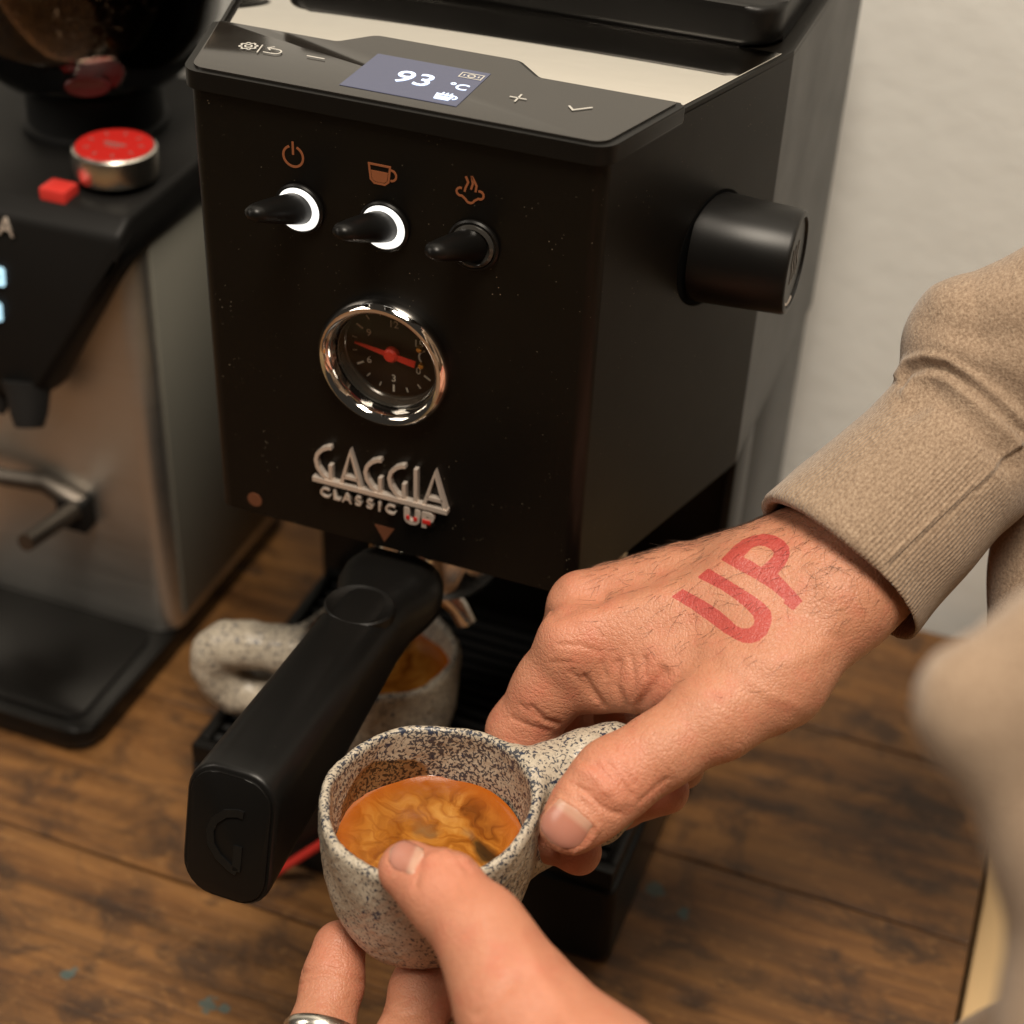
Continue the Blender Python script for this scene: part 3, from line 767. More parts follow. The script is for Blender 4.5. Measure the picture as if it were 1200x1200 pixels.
# drip tray
tray = prism('drip_tray', round_poly(box_poly(-.1115, .1115, -.001, .158), [.006, .006, .002, .002]), .004, .052, M['black2'], em, .002, seg=3)
tz = .052
for nm, pl in (('tray_rim', box_poly(-.1095, .1095, .001, .007)), ('tray_rim', box_poly(-.1095, .1095, .150, .1565)), ('tray_rim', box_poly(-.1095, -.1035, .0072, .1498)), ('tray_rim', box_poly(.1035, .1095, .0072, .1498))):
    prism(nm, pl, tz + .0002, tz + .0130, M['black2'], tray, .0012)
for i in range(17):
    y = .0135 + i * .0083
    box('grate_slat', -.103, .103, y - .0021, y + .0021, tz + .0075, tz + .0100, M['matte'], tray, .0005)

p0 = at(321, 1024, 2, .0040); p1 = at(384, 984, 1, -.0065)
pm = (p0 + p1) / 2; ln = float(np.linalg.norm(p1 - p0))
strip = box('red_strip', -.0026, .0026, -.0016, .0016, -ln / 2, ln / 2, M['redplastic'], None, .0011)
strip.matrix_world = frame_to(pm, p1 - p0)
tag(strip, 'slim bright red strip leaning on the front of the drip tray', 'strip')

# ================================================================== PORTAFILTER
h0 = Vector((0.000, .004, .1985)); h1 = Vector((.0015, -.1480, .2030))
pf = thing('portafilter', (-.002, .058, .165), 'portafilter with long black square handle locked into the coffee machine', 'portafilter')
hd = (h1 - h0).normalized(); HL = (h1 - h0).length
HM = frame_to(h0, hd, (0, 0, 1))
def sq_ring(bm, t, wx, wz, r, oz=0.0, n=6):
    pl = round_poly(box_poly(-wx, wx, -wz, wz), r, n)
    return [bm.verts.new((x, y + oz, t)) for x, y in pl]
bm = bmesh.new(); rings = []
SL_ = .25
for t, wx, wz, r, oz, sl in ((-.004, .0205, .0140, .0120, 0, 0), (.004, .0228, .0150, .0130, 0, 0), (.012, .0218, .0152, .0130, 0, 0), (.022, .0176, .0160, .0120, -.0008, 0), (.034, .0160, .0174, .0112, -.002, 0), (.060, .0160, .0200, .0112, -.004, 0), (.100, .0168, .0232, .0118, -.006, 0), (HL - .012, .0177, .0260, .0124, -.008, SL_ * .8), (HL - .0022, .0180, .0268, .0126, -.0085, SL_), (HL - .0008, .0178, .0266, .0126, -.0085, SL_), (HL, .0170, .0258, .0120, -.0085, SL_)):
    rg = sq_ring(bm, t, wx, wz, r, oz)
    for vv_ in rg: vv_.co.z -= (vv_.co.y - oz) * sl
    rings.append(rg)
n = len(rings[0])
for a_, c_ in zip(rings, rings[1:]):
    for q in range(n): bm.faces.new((a_[q], a_[(q + 1) % n], c_[(q + 1) % n], c_[q]))
bm.faces.new(rings[0][::-1]); bm.faces.new(rings[-1])
from_bm('handle', bm, M['black2'], pf, True, HM)
EM_ = HM @ T(0, -.0085, HL) @ Matrix.Rotation(-math.atan(SL_), 4, 'X')
cap = prism('end_cap', round_poly(box_poly(-.0160, .0160, -.0256, .0256), .0112, 8), -.0006, .0010, M['black2'], pf, .0005, matrix=EM_)
gl = [(.0052, .0100), (.0030, .0102), (-.0012, .0088), (-.0048, .0052), (-.0062, .0008), (-.0054, -.0040), (-.0024, -.0080), (.0020, -.0108), (.0044, -.0116)]
EF = EM_ @ Matrix(((-1, 0, 0, 0), (0, 1, 0, 0), (0, 0, -1, 0), (0, 0, 0, 1)))
# emblem: the curved stroke and the short upright, let into the cap
gm = EM_ @ Matrix.Scale(-1, 4, (1, 0, 0))
bm = ribbon_bm(gl, .0027, .0006); ribbon_bm([(.0042, -.0112), (.0042, -.0018)], .0030, .0006, bm=bm)
from_bm('emblem', bm, M['emb'], cap, False, EM_ @ T(0, 0, .00105) @ Matrix.Scale(1.12, 4))
# thumb rest, an oval dish on top
TM = HM @ T(0, .0142, .0375) @ Matrix.Rotation(math.radians(-90), 4, 'X')
th = lathe('thumb_rest', [(0, .0000), (.0080, .0002), (.0110, .0010), (.0125, .0017), (.0132, .0010), (.0132, -.0030), (0, -.0030)], M['black2'], pf, TM @ Matrix.Diagonal((1.12, 1.0, 1, 1)), 48)
# metal: neck, basket ring with two ears, spout
tube('neck', [h0 - hd * .024, h0 + hd * .002], [.0085, .0085], M['chrome'], pf, 20)
lathe('filter_holder', [(0, .168), (.0200, .168), (.0290, .172), (.0325, .180), (.0335, .2035), (.0355, .2045), (.0355, .2120), (.0320, .2120), (.0315, .186), (0, .180)], M['chrome'], pf, T(*gc, 0), 64)
for s in (-1, 1):
    box('ear', gc[0] + s * .0395 - .006, gc[0] + s * .0395 + .006, gc[1] - .010, gc[1] + .010, .2042, .2075, M['chrome'], pf, .001)
box('front_lug', -.013, .011, .018, .0275, .2035, .2085, M['chrome'], pf, .001)
tube('spout', [(-.002, .058, .169), (-.002, .056, .160), (-.014, .054, .152), (-.018, .054, .144)], [.008, .007, .0055, .005], M['chrome'], pf, 16)
tube('spout', [(-.002, .058, .1685), (-.002, .056, .1595), (.010, .054, .152), (.014, .054, .144)], [.008, .007, .0055, .005], M['chrome'], pf, 16)

# ================================================================== CUPS
def make_cup(name, base, theta, seed, label, group, stain_dir=None):
    """thick hand-made cup with a stubby loop handle; base = centre of its foot"""
    lo = np.array([-.046, -.046, -.002]); hi = np.array([.098, .046, CH + .007])
    f = Field(lo, hi, .00075)
    X = f.ax[0][:, None, None]; Y = f.ax[1][None, :, None]; Z = f.ax[2][None, None, :]
    ph = np.arctan2(Y, X)
    wob = .0007 * np.sin(2 * ph + seed) + .0005 * np.sin(3 * ph + 2.1 * seed) + .0003 * np.sin(7 * ph + Z * 180)
    R = np.sqrt(X * X + Y * Y) - wob
    prof = np.interp(f.ax[2], [0, .004, .010, .018, .030, .045, CH], [.0265, .0305, .0340, .0364, .0380, .0389, CR]).astype(np.float32)[None, None, :]
    top = CH + .0006 * np.sin(2 * ph + 1.3 * seed) + .0004 * np.sin(5 * ph)
    d_out = smax(smax(R - prof, Z - top, .0042), -Z, .006)
    # loop handle
    v = f.new()
    path = [(.030, .0450), (.048, .0490), (.063, .0500), (.0745, .0485), (.0805, .0425), (.0815, .0340), (.0780, .0255), (.071, .0190), (.054, .0175), (.040, .0175), (.030, .0180)]
    for (a0, z0), (a1, z1) in zip(path, path[1:]):
        f.cone((a0, 0, z0), (a1, 0, z1), .0112, .0112, .004, v=v)
    f.v = smin(d_out.astype(np.float32), v, .010)
    d_in = smax(R - (prof - .0042), -(Z - .0065), .010)
    f.v = smax(f.v, -d_in.astype(np.float32), .0030)
    V, Fq = surface(f, 2)
    Nn = normals(V, Fq)
    V = V + Nn * (vnoise(V, 330, seed) * .00016 + vnoise(V, 900, seed + 5) * .00007)[:, None]
    me = np_mesh(name, V, Fq)
    rr = np.hypot(V[:, 0], V[:, 1]); inner = ((Nn[:, 0] * V[:, 0] + Nn[:, 1] * V[:, 1]) < 0) & (rr < CR - .001) & (V[:, 2] > .006)
    attr(me, 'inner', laplace(np.c_[inner.astype(float), np.zeros((len(V), 2))], Fq, .6)[:, 0])
    stain = np.zeros(len(V))
    if stain_dir is not None:
        ang = np.arctan2(V[:, 1], V[:, 0]); da = (ang - (stain_dir - theta) + math.pi) % (2 * math.pi) - math.pi
        topz = .0470 - .016 * np.clip(np.abs(da) - .30, 0, 1) + .0014 * np.sin(da * 9 + 1)
        stain = np.where(inner, 1 / (1 + np.exp((V[:, 2] - topz) / .0016)) / (1 + np.exp((np.abs(da) - .62) / .07)), 0)
    attr(me, 'stain', stain)
    o = link(name, me, M['ceramic'], None, False)
    me.polygons.foreach_set('use_smooth', np.ones(len(me.polygons), bool))
    o.location = base; o.rotation_euler = (0, 0, theta)
    return tag(o, label, 'cup', group)
cc = W(503, 934, .58)
held_base = cc - np.array([0, 0, CH])
TH = math.radians(48)
make_cup('cup', held_base, TH, 1.0, 'speckled beige ceramic cup full of espresso, held in both hands', 'matching speckled cups', float(math.atan2(*(at(447, 905, 2, cc[2] - .012) - cc)[1::-1])))
cup2_c = np.array([-.0285, .0460, .0625])
make_cup('cup', cup2_c, math.radians(194), 2.3, 'speckled beige ceramic cup standing on the drip tray under the portafilter', 'matching speckled cups')
def coffee(base, h, r, label, rot):
    prof = [(0, h), (r * .6, h + .00002), (r * .90, h + .0001), (r * .97, h + .0005), (r, h + .0011), (r * .99, h - .004), (0, h - .004)]
    o = lathe('coffee', [(a, z - h) for a, z in prof], M['coffee'], None, None, 72)
    o.location = (base[0], base[1], base[2] + h); o.rotation_euler = (0, 0, rot)
    return tag(o, label, 'coffee')
coffee(held_base, .0342, .0346, 'orange brown espresso with swirled crema in the held cup', CROT)
coffee(cup2_c, .0430, .0351, 'espresso in the cup on the drip tray', 1.0)

# ================================================================== GRINDER
gr = thing('coffee_grinder', (-.26, .19, 0), 'coffee grinder with steel body, black head and bean hopper', 'coffee grinder')
box('base_plate', -.345, -.191, .026, .262, .003, .016, M['gloss'], gr, .003, .014)
box('catch_tray', -.335, -.201, .034, .114, .0162, .0185, M['gloss'], gr, .001, .010)
prism('body', round_poly(box_poly(-.340, -.1905, .117, .258), [.006, .012, .012, .006]), .0165, .268, M['steel'], gr, .001)
prism('side_lightening_panel', box_poly(.1295, .2480, .024, .262), 0, .0016, simple('grey_side_lightening', (.20, .195, .165), .5), gr, .0004, matrix=Matrix(((0, 0, 1, -.1906), (1, 0, 0, 0), (0, 1, 0, 0), (0, 0, 0, 1))))  # grey panel added to lighten the side, where bare steel mirrors the dark machine
# head: deck plus wedge-shaped front
bm = bmesh.new()
hull = []
for x in (-.346, -.186):
    for y, z in ((.100, .2665), (.100, .2780), (.112, .2850), (.268, .2900), (.268, .2665)): hull.append((x, y, z))
for x in (-.296, -.243): hull += [(x, .089, .178), (x, .116, .172)]
hull += [(-.337, .116, .262), (-.199, .116, .262)]
for p in hull: bm.verts.new(p)
bmesh.ops.convex_hull(bm, input=bm.verts[:])
bmesh.ops.dissolve_limit(bm, angle_limit=.02, verts=bm.verts[:], edges=bm.edges[:])
bmesh.ops.bevel(bm, geom=bm.edges[:], offset=.0035, segments=3, profile=.5, affect='EDGES')
from_bm('head', bm, M['gblack'], gr)
# slanted face frame
FP = np.array([-.2660, .0975, .2600]); up = np.array([0, .100 - .0885, .2665 - .178]); up /= np.linalg.norm(up); fx = np.array([1., 0, 0]); fn = np.cross(fx, up)
def gface(px, py, off=.0012):
    q = ray(px, py); P_ = np.array([0, .0935, .222]); t = ((P_ - CAM) @ fn) / (q @ fn); p = CAM + q * t + fn * off
    return Matrix(((fx[0], up[0], fn[0], p[0]), (fx[1], up[1], fn[1], p[1]), (fx[2], up[2], fn[2], p[2]), (0, 0, 0, 1)))
text('brand_letters', 'GAGGIA', .0135, M['badge'], gr, gface(18, 268), .0008, 0, 'RIGHT')
for (px, py) in ((-2, 322), (-5, 363)):
    o = prism('display_segment', round_poly(box_poly(-.0048, .0048, -.0050, .0050), .0016), 0, .0006, M['gdisp'], gr, matrix=gface(px, py))
    from_bm('display_mark', ribbon_bm([(-.001, -.0015), (.002, 0), (-.001, .0015)], .0008, .0003), M['screen'], o, False, gface(px, py, .0020))
dk = np.array([-.2116, .1426, .2862])
knb = bpy.data.objects.new('dial_knob', None); COL.objects.link(knb); knb.parent = gr; knb.location = Vector(dk) - Vector(gr.location)
lathe('knob_stem', [(0, -.002), (.012, -.002), (.012, .0035), (0, .0035)], M['matte'], knb, T(*dk), 32)
bm = bmesh.new(); rings = []
for r_, z in ((.0190, .0034), (.0206, .0040), (.0208, .0060), (.0208, .0150), (.0206, .0172), (.0196, .0180)):
    rings.append([bm.verts.new(((r_ + (.00022 if i % 2 and .005 < z < .016 else 0)) * math.cos(2 * math.pi * i / 160), (r_ + (.00022 if i % 2 and .005 < z < .016 else 0)) * math.sin(2 * math.pi * i / 160), z)) for i in range(160)])
for a_, c_ in zip(rings, rings[1:]):
    for q in range(160): bm.faces.new((a_[q], a_[(q + 1) % 160], c_[(q + 1) % 160], c_[q]))
bm.faces.new(rings[0][::-1]); bm.faces.new(rings[-1])
from_bm('knob_rim', bm, M['silver'], knb, True, T(*dk))
lathe('knob_cap', [(0, .0186), (.0188, .0186), (.0192, .0181), (0, .0181)], M['red'], knb, T(*dk), 48)
bm = bmesh.new()
for k in range(9):
    an = k * 2 * math.pi / 9 + .3; ribbon_bm([(.0120 * math.cos(an), .0120 * math.sin(an)), (.0148 * math.cos(an), .0148 * math.sin(an))], .0010, .0001, bm=bm)
ribbon_bm([(-.006, .0008), (.006, .0008)], .0018, .0001, bm=bm); ribbon_bm([(-.004, -.0022), (.004, -.0022)], .0010, .0001, bm=bm)
from_bm('knob_print', bm, simple('grey_print', (.22, .12, .11), .5), knb, False, T(dk[0], dk[1], dk[2] + .01865))
bt = at(69, 222, 2, .288)
box('button', bt[0] - .0075, bt[0] + .0075, bt[1] - .0065, bt[1] + .0065, .2800, .2905, M['redplastic'], gr, .0014)
hc = at(103, 132, 2, .300)
hc = np.array([-.2590, .1990, .2865])
lathe('hopper_collar', [(0, 0), (.0380, 0), (.0385, .0035), (.0355, .0045), (.0350, .0230), (.0362, .0250), (0, .0250)], M['matte'], gr, T(*hc), 64)
hop = lathe('hopper', [(.0350, .0252), (.0470, .0300), (.0600, .0420), (.0690, .0600), (.0735, .0850), (.0755, .1150), (.0765, .1700), (.0750, .1700), (.0740, .1150), (.0720, .0855), (.0676, .0612), (.0590, .0435), (.0465, .0316), (.0350, .0268)], M['smoked'], gr, T(*hc), 72, True)
lathe('hopper_lid', [(0, .1740), (.0775, .1740), (.0785, .1710), (.0775, .1702), (0, .1702)], M['gblack'], hop, T(*hc), 48)
# oval emblem on the hopper's shoulder
ep = np.array([hc[0] + .0330, hc[1] - .0520, hc[2] + .0440]); en = Vector((.10, -.82, -.42)).normalized()
em2 = lathe('hopper_emblem', [(0, .0012), (.0104, .0012), (.0110, .0006), (.0110, 0), (0, 0)], simple('dark_red_badge', (.060, .006, .007), .4), gr, frame_to(ep, (.42, -.70, -.10)) @ Matrix.Diagonal((1, .50, 1, 1)), 40)
text('emblem_letters', 'GAGGIA', .0044, M['darksteel'], em2, frame_to(ep + np.array([.0002, -.0014, .0012]), (.42, -.70, -.10)) @ Matrix.Rotation(math.pi, 4, 'Z') @ Matrix.Rotation(math.pi, 4, 'Z'), .0001)
# chute and holder fork
c0 = W(62, 470, .80); 
tube('chute', [(-.2500, .098, .186), (-.2485, .095, .177), (-.2475, .092, .169), (-.2462, .089, .1625)], [.013, .0110, .0098, .0075], M['matte'], gr, 20)
tube('chute_tab', [(-.268, .100, .184), (-.267, .096, .170), (-.266, .093, .163)], [.008, .006, .002], M['matte'], gr, 12)
f0 = at(95, 592, 1, .112); f1 = at(30, 636, 1, .062); f2 = at(0, 566, 1, .100); f3 = at(-60, 600, 1, .062)
tube('fork_arm', [f0, f1], [.0052, .0050], M['darksteel'], gr, 14)
tube('fork_arm', [f2 + np.array([-.03, 0, 0]), f3], [.0052, .0050], M['darksteel'], gr, 14)
tube('fork_bridge', [f2 + np.array([-.03, .006, 0]), f2 + np.array([0, .006, 0]), (f0 + f2) / 2 + np.array([0, .006, .004]), f0], [.005, .005, .006, .007], M['darksteel'], gr, 14)
box('fork_mount', f0[0] - .012, f0[0] + .006, .105, .1168, f0[2] - .014, f0[2] + .006, M['gblack'], gr, .001)
# beans
bm = bmesh.new()
proto = bmesh.new(); bmesh.ops.create_icosphere(proto, subdivisions=1, radius=1.0)
pv = np.array([v.co for v in proto.verts]); pf_ = [[v.index for v in f.verts] for f in proto.faces]; proto.free()
BV, BF = [], []
cnt = 0
while cnt < 1300:
    z = random.uniform(.034, .105); rmax = float(np.interp(z, [.03, .0435, .0612, .0855, .115], [.043, .056, .064, .069, .071])); 
    a_ = random.uniform(0, 2 * math.pi); rr = rmax * math.sqrt(random.uniform(.35, 1)) - .003
    Rm = np.array(Matrix.Rotation(random.uniform(0, 6.3), 3, Vector((random.gauss(0, 1), random.gauss(0, 1), random.gauss(0, 1))).normalized()))
    q = (pv * np.array([.0048, .0034, .0026])) @ Rm.T + np.array([rr * math.cos(a_), rr * math.sin(a_), z]) + hc
    BF += [[i + len(BV) for i in f] for f in pf_]; BV += [tuple(p) for p in q]; cnt += 1
me = bpy.data.meshes.new('coffee_beans'); me.from_pydata(BV, [], BF)
tag(link('coffee_beans', me, M['bean'], None, True), 'dark roasted coffee beans filling the grinder hopper', 'coffee beans', kind='stuff')

# ================================================================== PERSON (two hands, sweatshirt)
person = thing('person', tuple(np.round(W(985, 668, .612), 4)), 'person in a beige sweatshirt holding a speckled cup with both hands', 'person')
unit = lambda v: np.asarray(v, float) / np.linalg.norm(v)
def front(V, Nn): return ((CAM - V) * Nn).sum(1) > 0
def carve(V, Nn, px, lines, sel=None):
    off = np.zeros(len(V)); fr = front(V, Nn)
    if sel is not None: fr = fr & sel
    for pts, w, depth in lines:
        d = seg_dist(px[:, :2], pts)
        ends = np.minimum(np.linalg.norm(px[:, :2] - np.array(pts[0]), axis=1), np.linalg.norm(px[:, :2] - np.array(pts[-1]), axis=1))
        off += np.where(fr, depth * np.exp(-(d / w) ** 2), 0)
    return off
c3 = lambda *p: [(x / 2.4 + 560, y / 2.4 + 560) for x, y in p]
c4 = lambda *p: [(x / 4.615 + 560, y / 4.615 + 800) for x, y in p]

# ---- right hand
nb = unit(-cf * .62 + cu * .78 - cr * .12)                # where the back of the hand faces
lo = np.min([W(560, 1040, .56), W(560, 640, .70), W(1120, 560, .56), W(1120, 900, .7), W(700, 620, .70), W(1100, 560, .70)], 0) - .012
hi = np.max([W(560, 1040, .56), W(560, 640, .70), W(1120, 560, .56), W(1120, 900, .7), W(1060, 540, .66), W(700, 620, .70)], 0) + .006
f = Field(lo, hi, .00082)
fl = (nb, 1.22)
f.cone(W(1100, 560, .622), W(985, 664, .614), .0290, .0275, .012, fl)
f.cone(W(985, 664, .614), W(900, 688, .612), .0275, .0250, .014, fl)
f.cone(W(965, 690, .607), W(676, 754, .621), .0185, .0138, .012)
f.cone(W(955, 662, .620), W(682, 712, .638), .0180, .0132, .009)
f.cone(W(960, 645, .632), W(716, 698, .655), .0170, .0122, .009)
f.cone(W(965, 650, .642), W(752, 708, .672), .0160, .0112, .009)
f.cone(W(975, 715, .600), W(905, 792, .592), .0180, .0172, .012)
f.cone(W(905, 792, .592), W(838, 838, .585), .0172, .0152, .012)
f.cone(W(880, 755, .604), W(770, 775, .616), .0175, .0115, .014)
f.cone(W(850, 800, .598), W(762, 792, .616), .0140, .0085, .010)
f.cone(W(790, 790, .608), W(700, 800, .626), .0125, .0120, .010)
# thumb
v = f.new()
f.cone(W(838, 838, .585), W(778, 877, .580), .0150, .0128, .006, v=v)
f.cone(W(778, 877, .580), W(722, 912, .577), .0128, .0139, .006, v=v)
f.cone(W(722, 912, .577), W(690, 944, .573), .0137, .0121, .006, (unit(-cf + .2 * cu), 1.12), v=v)
f.cone(W(690, 944, .573), W(669, 966, .571), .0119, .0106, .006, (unit(-cf + .2 * cu), 1.22), v=v)
f.merge(v, .007)
# fingers curled round the loop of the cup
def finger(f, pts, k_in=.005, k_out=.006):
    v = f.new()
    for (a, ra), (b_, rb) in zip(pts, pts[1:]): f.cone(a, b_, ra, rb, k_in, v=v)
    f.merge(v, k_out)
finger(f, [(W(676, 754, .621), .0138), (W(644, 806, .632), .0136), (W(612, 858, .642), .0132), (W(622, 935, .638), .0100), (W(645, 978, .616), .0094), (W(678, 998, .600), .0086)], .005, .006)
finger(f, [(W(682, 712, .638), .0132), (W(655, 790, .662), .0120), (W(668, 880, .668), .0110), (W(725, 940, .640), .0098), (W(780, 926, .616), .0088)], .005, .003)
finger(f, [(W(716, 698, .655), .0122), (W(700, 800, .690), .0110), (W(740, 890, .685), .0100), (W(800, 900, .655), .0086)], .005, .003)
finger(f, [(W(752, 708, .672), .0112), (W(745, 800, .700), .0098), (W(800, 870, .690), .0086), (W(835, 860, .665), .0078)], .005, .003)
RV, RF = surface(f, 2)
Nn = normals(RV, RF); px = proj(RV)
lines = [
    (c3((215, 385), (260, 365), (350, 335)), 8, -.0013),           # dip between the two knuckles
    (c3((300, 560), (325, 600), (352, 640)), 3.4, -.0012), (c3((262, 545), (300, 585), (330, 625)), 3.0, -.0006),
    (c3((150, 645), (188, 682), (225, 692)), 3.2, -.0010), (c3((120, 640), (160, 672)), 2.6, -.0005), (c3((95, 675), (150, 700), (200, 712)), 2.6, -.0005),
    (c3((520, 550), (490, 590), (455, 640)), 8.0, -.0018), (c3((395, 520), (388, 585), (415, 645)), 5.0, -.0010), (c3((350, 520), (360, 560)), 3.0, -.0005),
    (c3((430, 500), (440, 560), (432, 620)), 3.0, -.0006), (c3((470, 505), (470, 560)), 3.0, -.0005),
    (c3((230, 470), (290, 470), (340, 490)), 3.0, -.0004), (c3((210, 520), (260, 520)), 2.8, -.0004),
    # tendons and veins
    (c3((300, 400), (450, 350), (640, 270), (760, 210)), 12, .0009), (c3((260, 300), (400, 255), (560, 195)), 12, .0010),
    (c3((330, 330), (470, 290), (620, 215)), 9, -.0007), (c3((480, 480), (640, 470), (830, 520), (960, 480)), 14, .0007), (c3((700, 520), (820, 610), (900, 640)), 8, .0004),
    (c3((950, 250), (1000, 340), (1010, 420)), 9, .0006),
    # thumb knuckle
    (c4((560, 470), (640, 500), (690, 560)), 10, .0012), (c4((690, 590), (770, 640)), 9, .0008),
    (c4((535, 560), (600, 600), (640, 650), (700, 690), (760, 710)), 3.6, -.0009), (c4((640, 440), (690, 500), (720, 545)), 3.2, -.0006),
    (c4((690, 420), (740, 480), (800, 560), (830, 610)), 3.2, -.0006), (c4((560, 420), (620, 450), (660, 500)), 3.0, -.0005), (c4((760, 440), (800, 490), (850, 550)), 3.0, -.0004),
    (c4((500, 545), (560, 640), (640, 700)), 3.0, -.0004), (c4((880, 640), (960, 570), (1030, 520)), 3.0, -.0005),
    # flesh round the nail
    (c4((425, 640), (350, 740), (345, 830)), 3.6, .0007), (c4((650, 800), (590, 880), (520, 915)), 3.6, .0006), (c4((440, 618), (540, 680), (650, 780)), 3.4, .0007),
]
RV = RV + Nn * (carve(RV, Nn, px, lines) + vnoise(RV, 260, 3) * .00012)[:, None]
RV = laplace(RV, RF, .15)
# stamped letters: signed distance (in photo pixels) to the outlines, kept on the skin as a surface attribute
s6 = lambda *p: np.array([(x / 6.0 + 760, y / 6.0 + 600) for x, y in p])
def poly_sd(P, poly):
    poly = np.asarray(poly, float); d = seg_dist(P, list(poly) + [poly[0]]); ins = np.zeros(len(P), bool); n = len(poly)
    for i in range(n):
        a, b_ = poly[i], poly[(i + 1) % n]
        c = (a[1] > P[:, 1]) != (b_[1] > P[:, 1])
        xx = (b_[0] - a[0]) * (P[:, 1] - a[1]) / (b_[1] - a[1] + 1e-12) + a[0]
        ins ^= c & (P[:, 0] < xx)
    return np.where(ins, -d, d)
Uo = s6((160, 596), (240, 540), (400, 630), (500, 695), (570, 755), (615, 800), (660, 818), (705, 818), (738, 795), (745, 765), (735, 730), (690, 680), (600, 605), (500, 540), (340, 458), (420, 395), (480, 430), (620, 515), (740, 590), (820, 650), (860, 700), (868, 745), (858, 800), (830, 860), (780, 905), (720, 925), (660, 918), (600, 890), (520, 840), (420, 765), (300, 680))
Po = s6((510, 335), (600, 240), (660, 195), (730, 168), (810, 152), (890, 165), (950, 200), (988, 245), (995, 290), (980, 340), (945, 395), (905, 432), (990, 520), (1085, 625), (1015, 695), (950, 640), (960, 622), (860, 540), (740, 465), (620, 400))
Ph = s6((665, 318), (730, 250), (770, 235), (820, 240), (862, 262), (882, 290), (870, 320), (835, 350), (795, 388), (735, 350))
px = proj(RV); Nn = normals(RV, RF); P2 = px[:, :2]
ink = np.minimum(poly_sd(P2, Uo), np.maximum(poly_sd(P2, Po), -poly_sd(P2, Ph)))
ink = np.where(front(RV, Nn) & (P2[:, 0] > 770), np.clip(ink, -8, 8), 8)
def near(V, c, r): return np.exp(-(np.linalg.norm(V - c, axis=1) / r) ** 2)
fr_ = .55 * near(RV, W(720, 912, .565), .012) + .35 * near(RV, W(668, 735, .606), .018) + .5 * near(RV, W(680, 1000, .595), .016) + .45 * near(RV, W(785, 925, .61), .015) + .35 * near(RV, W(610, 850, .63), .02) + .5 * near(RV, W(762, 806, .60), .012) + .25 * near(RV, W(690, 690, .63), .015)
def cross_wrinkles(V, a, b_, rad, period, seed):
    ab = b_ - a; L = np.linalg.norm(ab); u = ab / L; t = (V - a) @ u
    d = np.linalg.norm(V - a - np.clip(t, 0, L)[:, None] * u, axis=1)
    m_ = np.exp(-(np.clip(np.abs(t - L / 2) - L * .45, 0, 1) / .004) ** 2) * (d < rad)
    return m_ * np.sin(t / period * 6.283 + 3.2 * vnoise(V, 300, seed)) * (.5 + .5 * vnoise(V, 200, seed + 3))
wr = .55 * cross_wrinkles(RV, W(850, 832, .583), W(735, 905, .577), .022, .0024, 4) + .30 * cross_wrinkles(RV, W(672, 760, .615), W(612, 850, .638), .02, .0022, 6) + .0 * cross_wrinkles(RV, W(905, 770, .59), W(820, 720, .60), .025, .0027, 8)

# ---- left hand
k_ = lambda x, y, d: W(x, y, d)
lo = np.min([W(310, 1480, .62), W(310, 960, .62), W(900, 1480, .44), W(900, 960, .44), W(310, 1480, .44), W(900, 1480, .62)], 0)
hi = np.max([W(310, 1480, .62), W(310, 960, .62), W(900, 1480, .44), W(900, 960, .44), W(310, 960, .44), W(900, 960, .62)], 0)
pts_all = [W(330, 1250, .60), W(475, 985, .54), W(880, 1420, .455), W(440, 1360, .56), W(640, 1380, .56), W(520, 1000, .6), W(700, 1100, .5)]
lo = np.min(pts_all, 0) - .035; hi = np.max(pts_all, 0) + .035
f = Field(lo, hi, .0011)
f.cone(W(612, 1185, .503), W(690, 1285, .487), .0178, .0240, .014)
f.cone(W(690, 1285, .487), W(830, 1420, .468), .0240, .0280, .014)
f.cone(W(560, 1330, .535), W(720, 1340, .50), .0190, .0270, .014)
f.cone(W(480, 1345, .545), W(720, 1370, .50), .0160, .0260, .014)
f.cone(W(830, 1400, .468), W(960, 1480, .455), .0290, .0300, .014)
v = f.new()
f.cone(W(480, 1020, .541), W(522, 1048, .531), .0103, .0128, .006, (unit(-cf * .5 + cu * .8), 1.12), v=v)
f.cone(W(522, 1048, .531), W(566, 1096, .518), .0126, .0134, .006, v=v)
f.cone(W(566, 1096, .518), W(588, 1140, .510), .0134, .0146, .008, v=v)
f.cone(W(588, 1140, .510), W(612, 1185, .503), .0146, .0180, .008, v=v)
f.merge(v, .010)
finger(f, [(W(398, 1110, .604), .0098), (W(390, 1150, .598), .0106), (W(374, 1222, .585), .0118), (W(425, 1320, .560), .0130), (W(500, 1350, .540), .015)], .005, .006)
finger(f, [(W(520, 1100, .606), .0102), (W(496, 1160, .598), .0114), (W(474, 1235, .580), .0122), (W(520, 1320, .555), .0135), (W(590, 1340, .53), .016)], .005, .004)
finger(f, [(W(600, 1110, .612), .0100), (W(575, 1180, .596), .0112), (W(565, 1250, .575), .0120), (W(610, 1330, .54), .014)], .005, .004)
LV, LF = surface(f, 2)
Nn = normals(LV, LF); lp = proj(LV)
lines = [([(352, 1140), (385, 1134), (425, 1150)], 3.5, -.0008), ([(350, 1152), (390, 1146)], 3, -.0004), ([(500, 1006), (520, 1000), (545, 1008)], 6, .0008),
         ([(498, 1000), (490, 1018), (486, 1040)], 4, -.0006), ([(530, 1000), (548, 1020), (552, 1045)], 3.5, -.0005), ([(515, 1000), (532, 1022), (536, 1045)], 3.5, -.0004),
         ([(440, 1180), (470, 1190), (510, 1185)], 3.5, -.0006), ([(610, 1100), (640, 1160), (690, 1230)], 14, .0010), ([(600, 1150), (560, 1190)], 8, -.0008)]
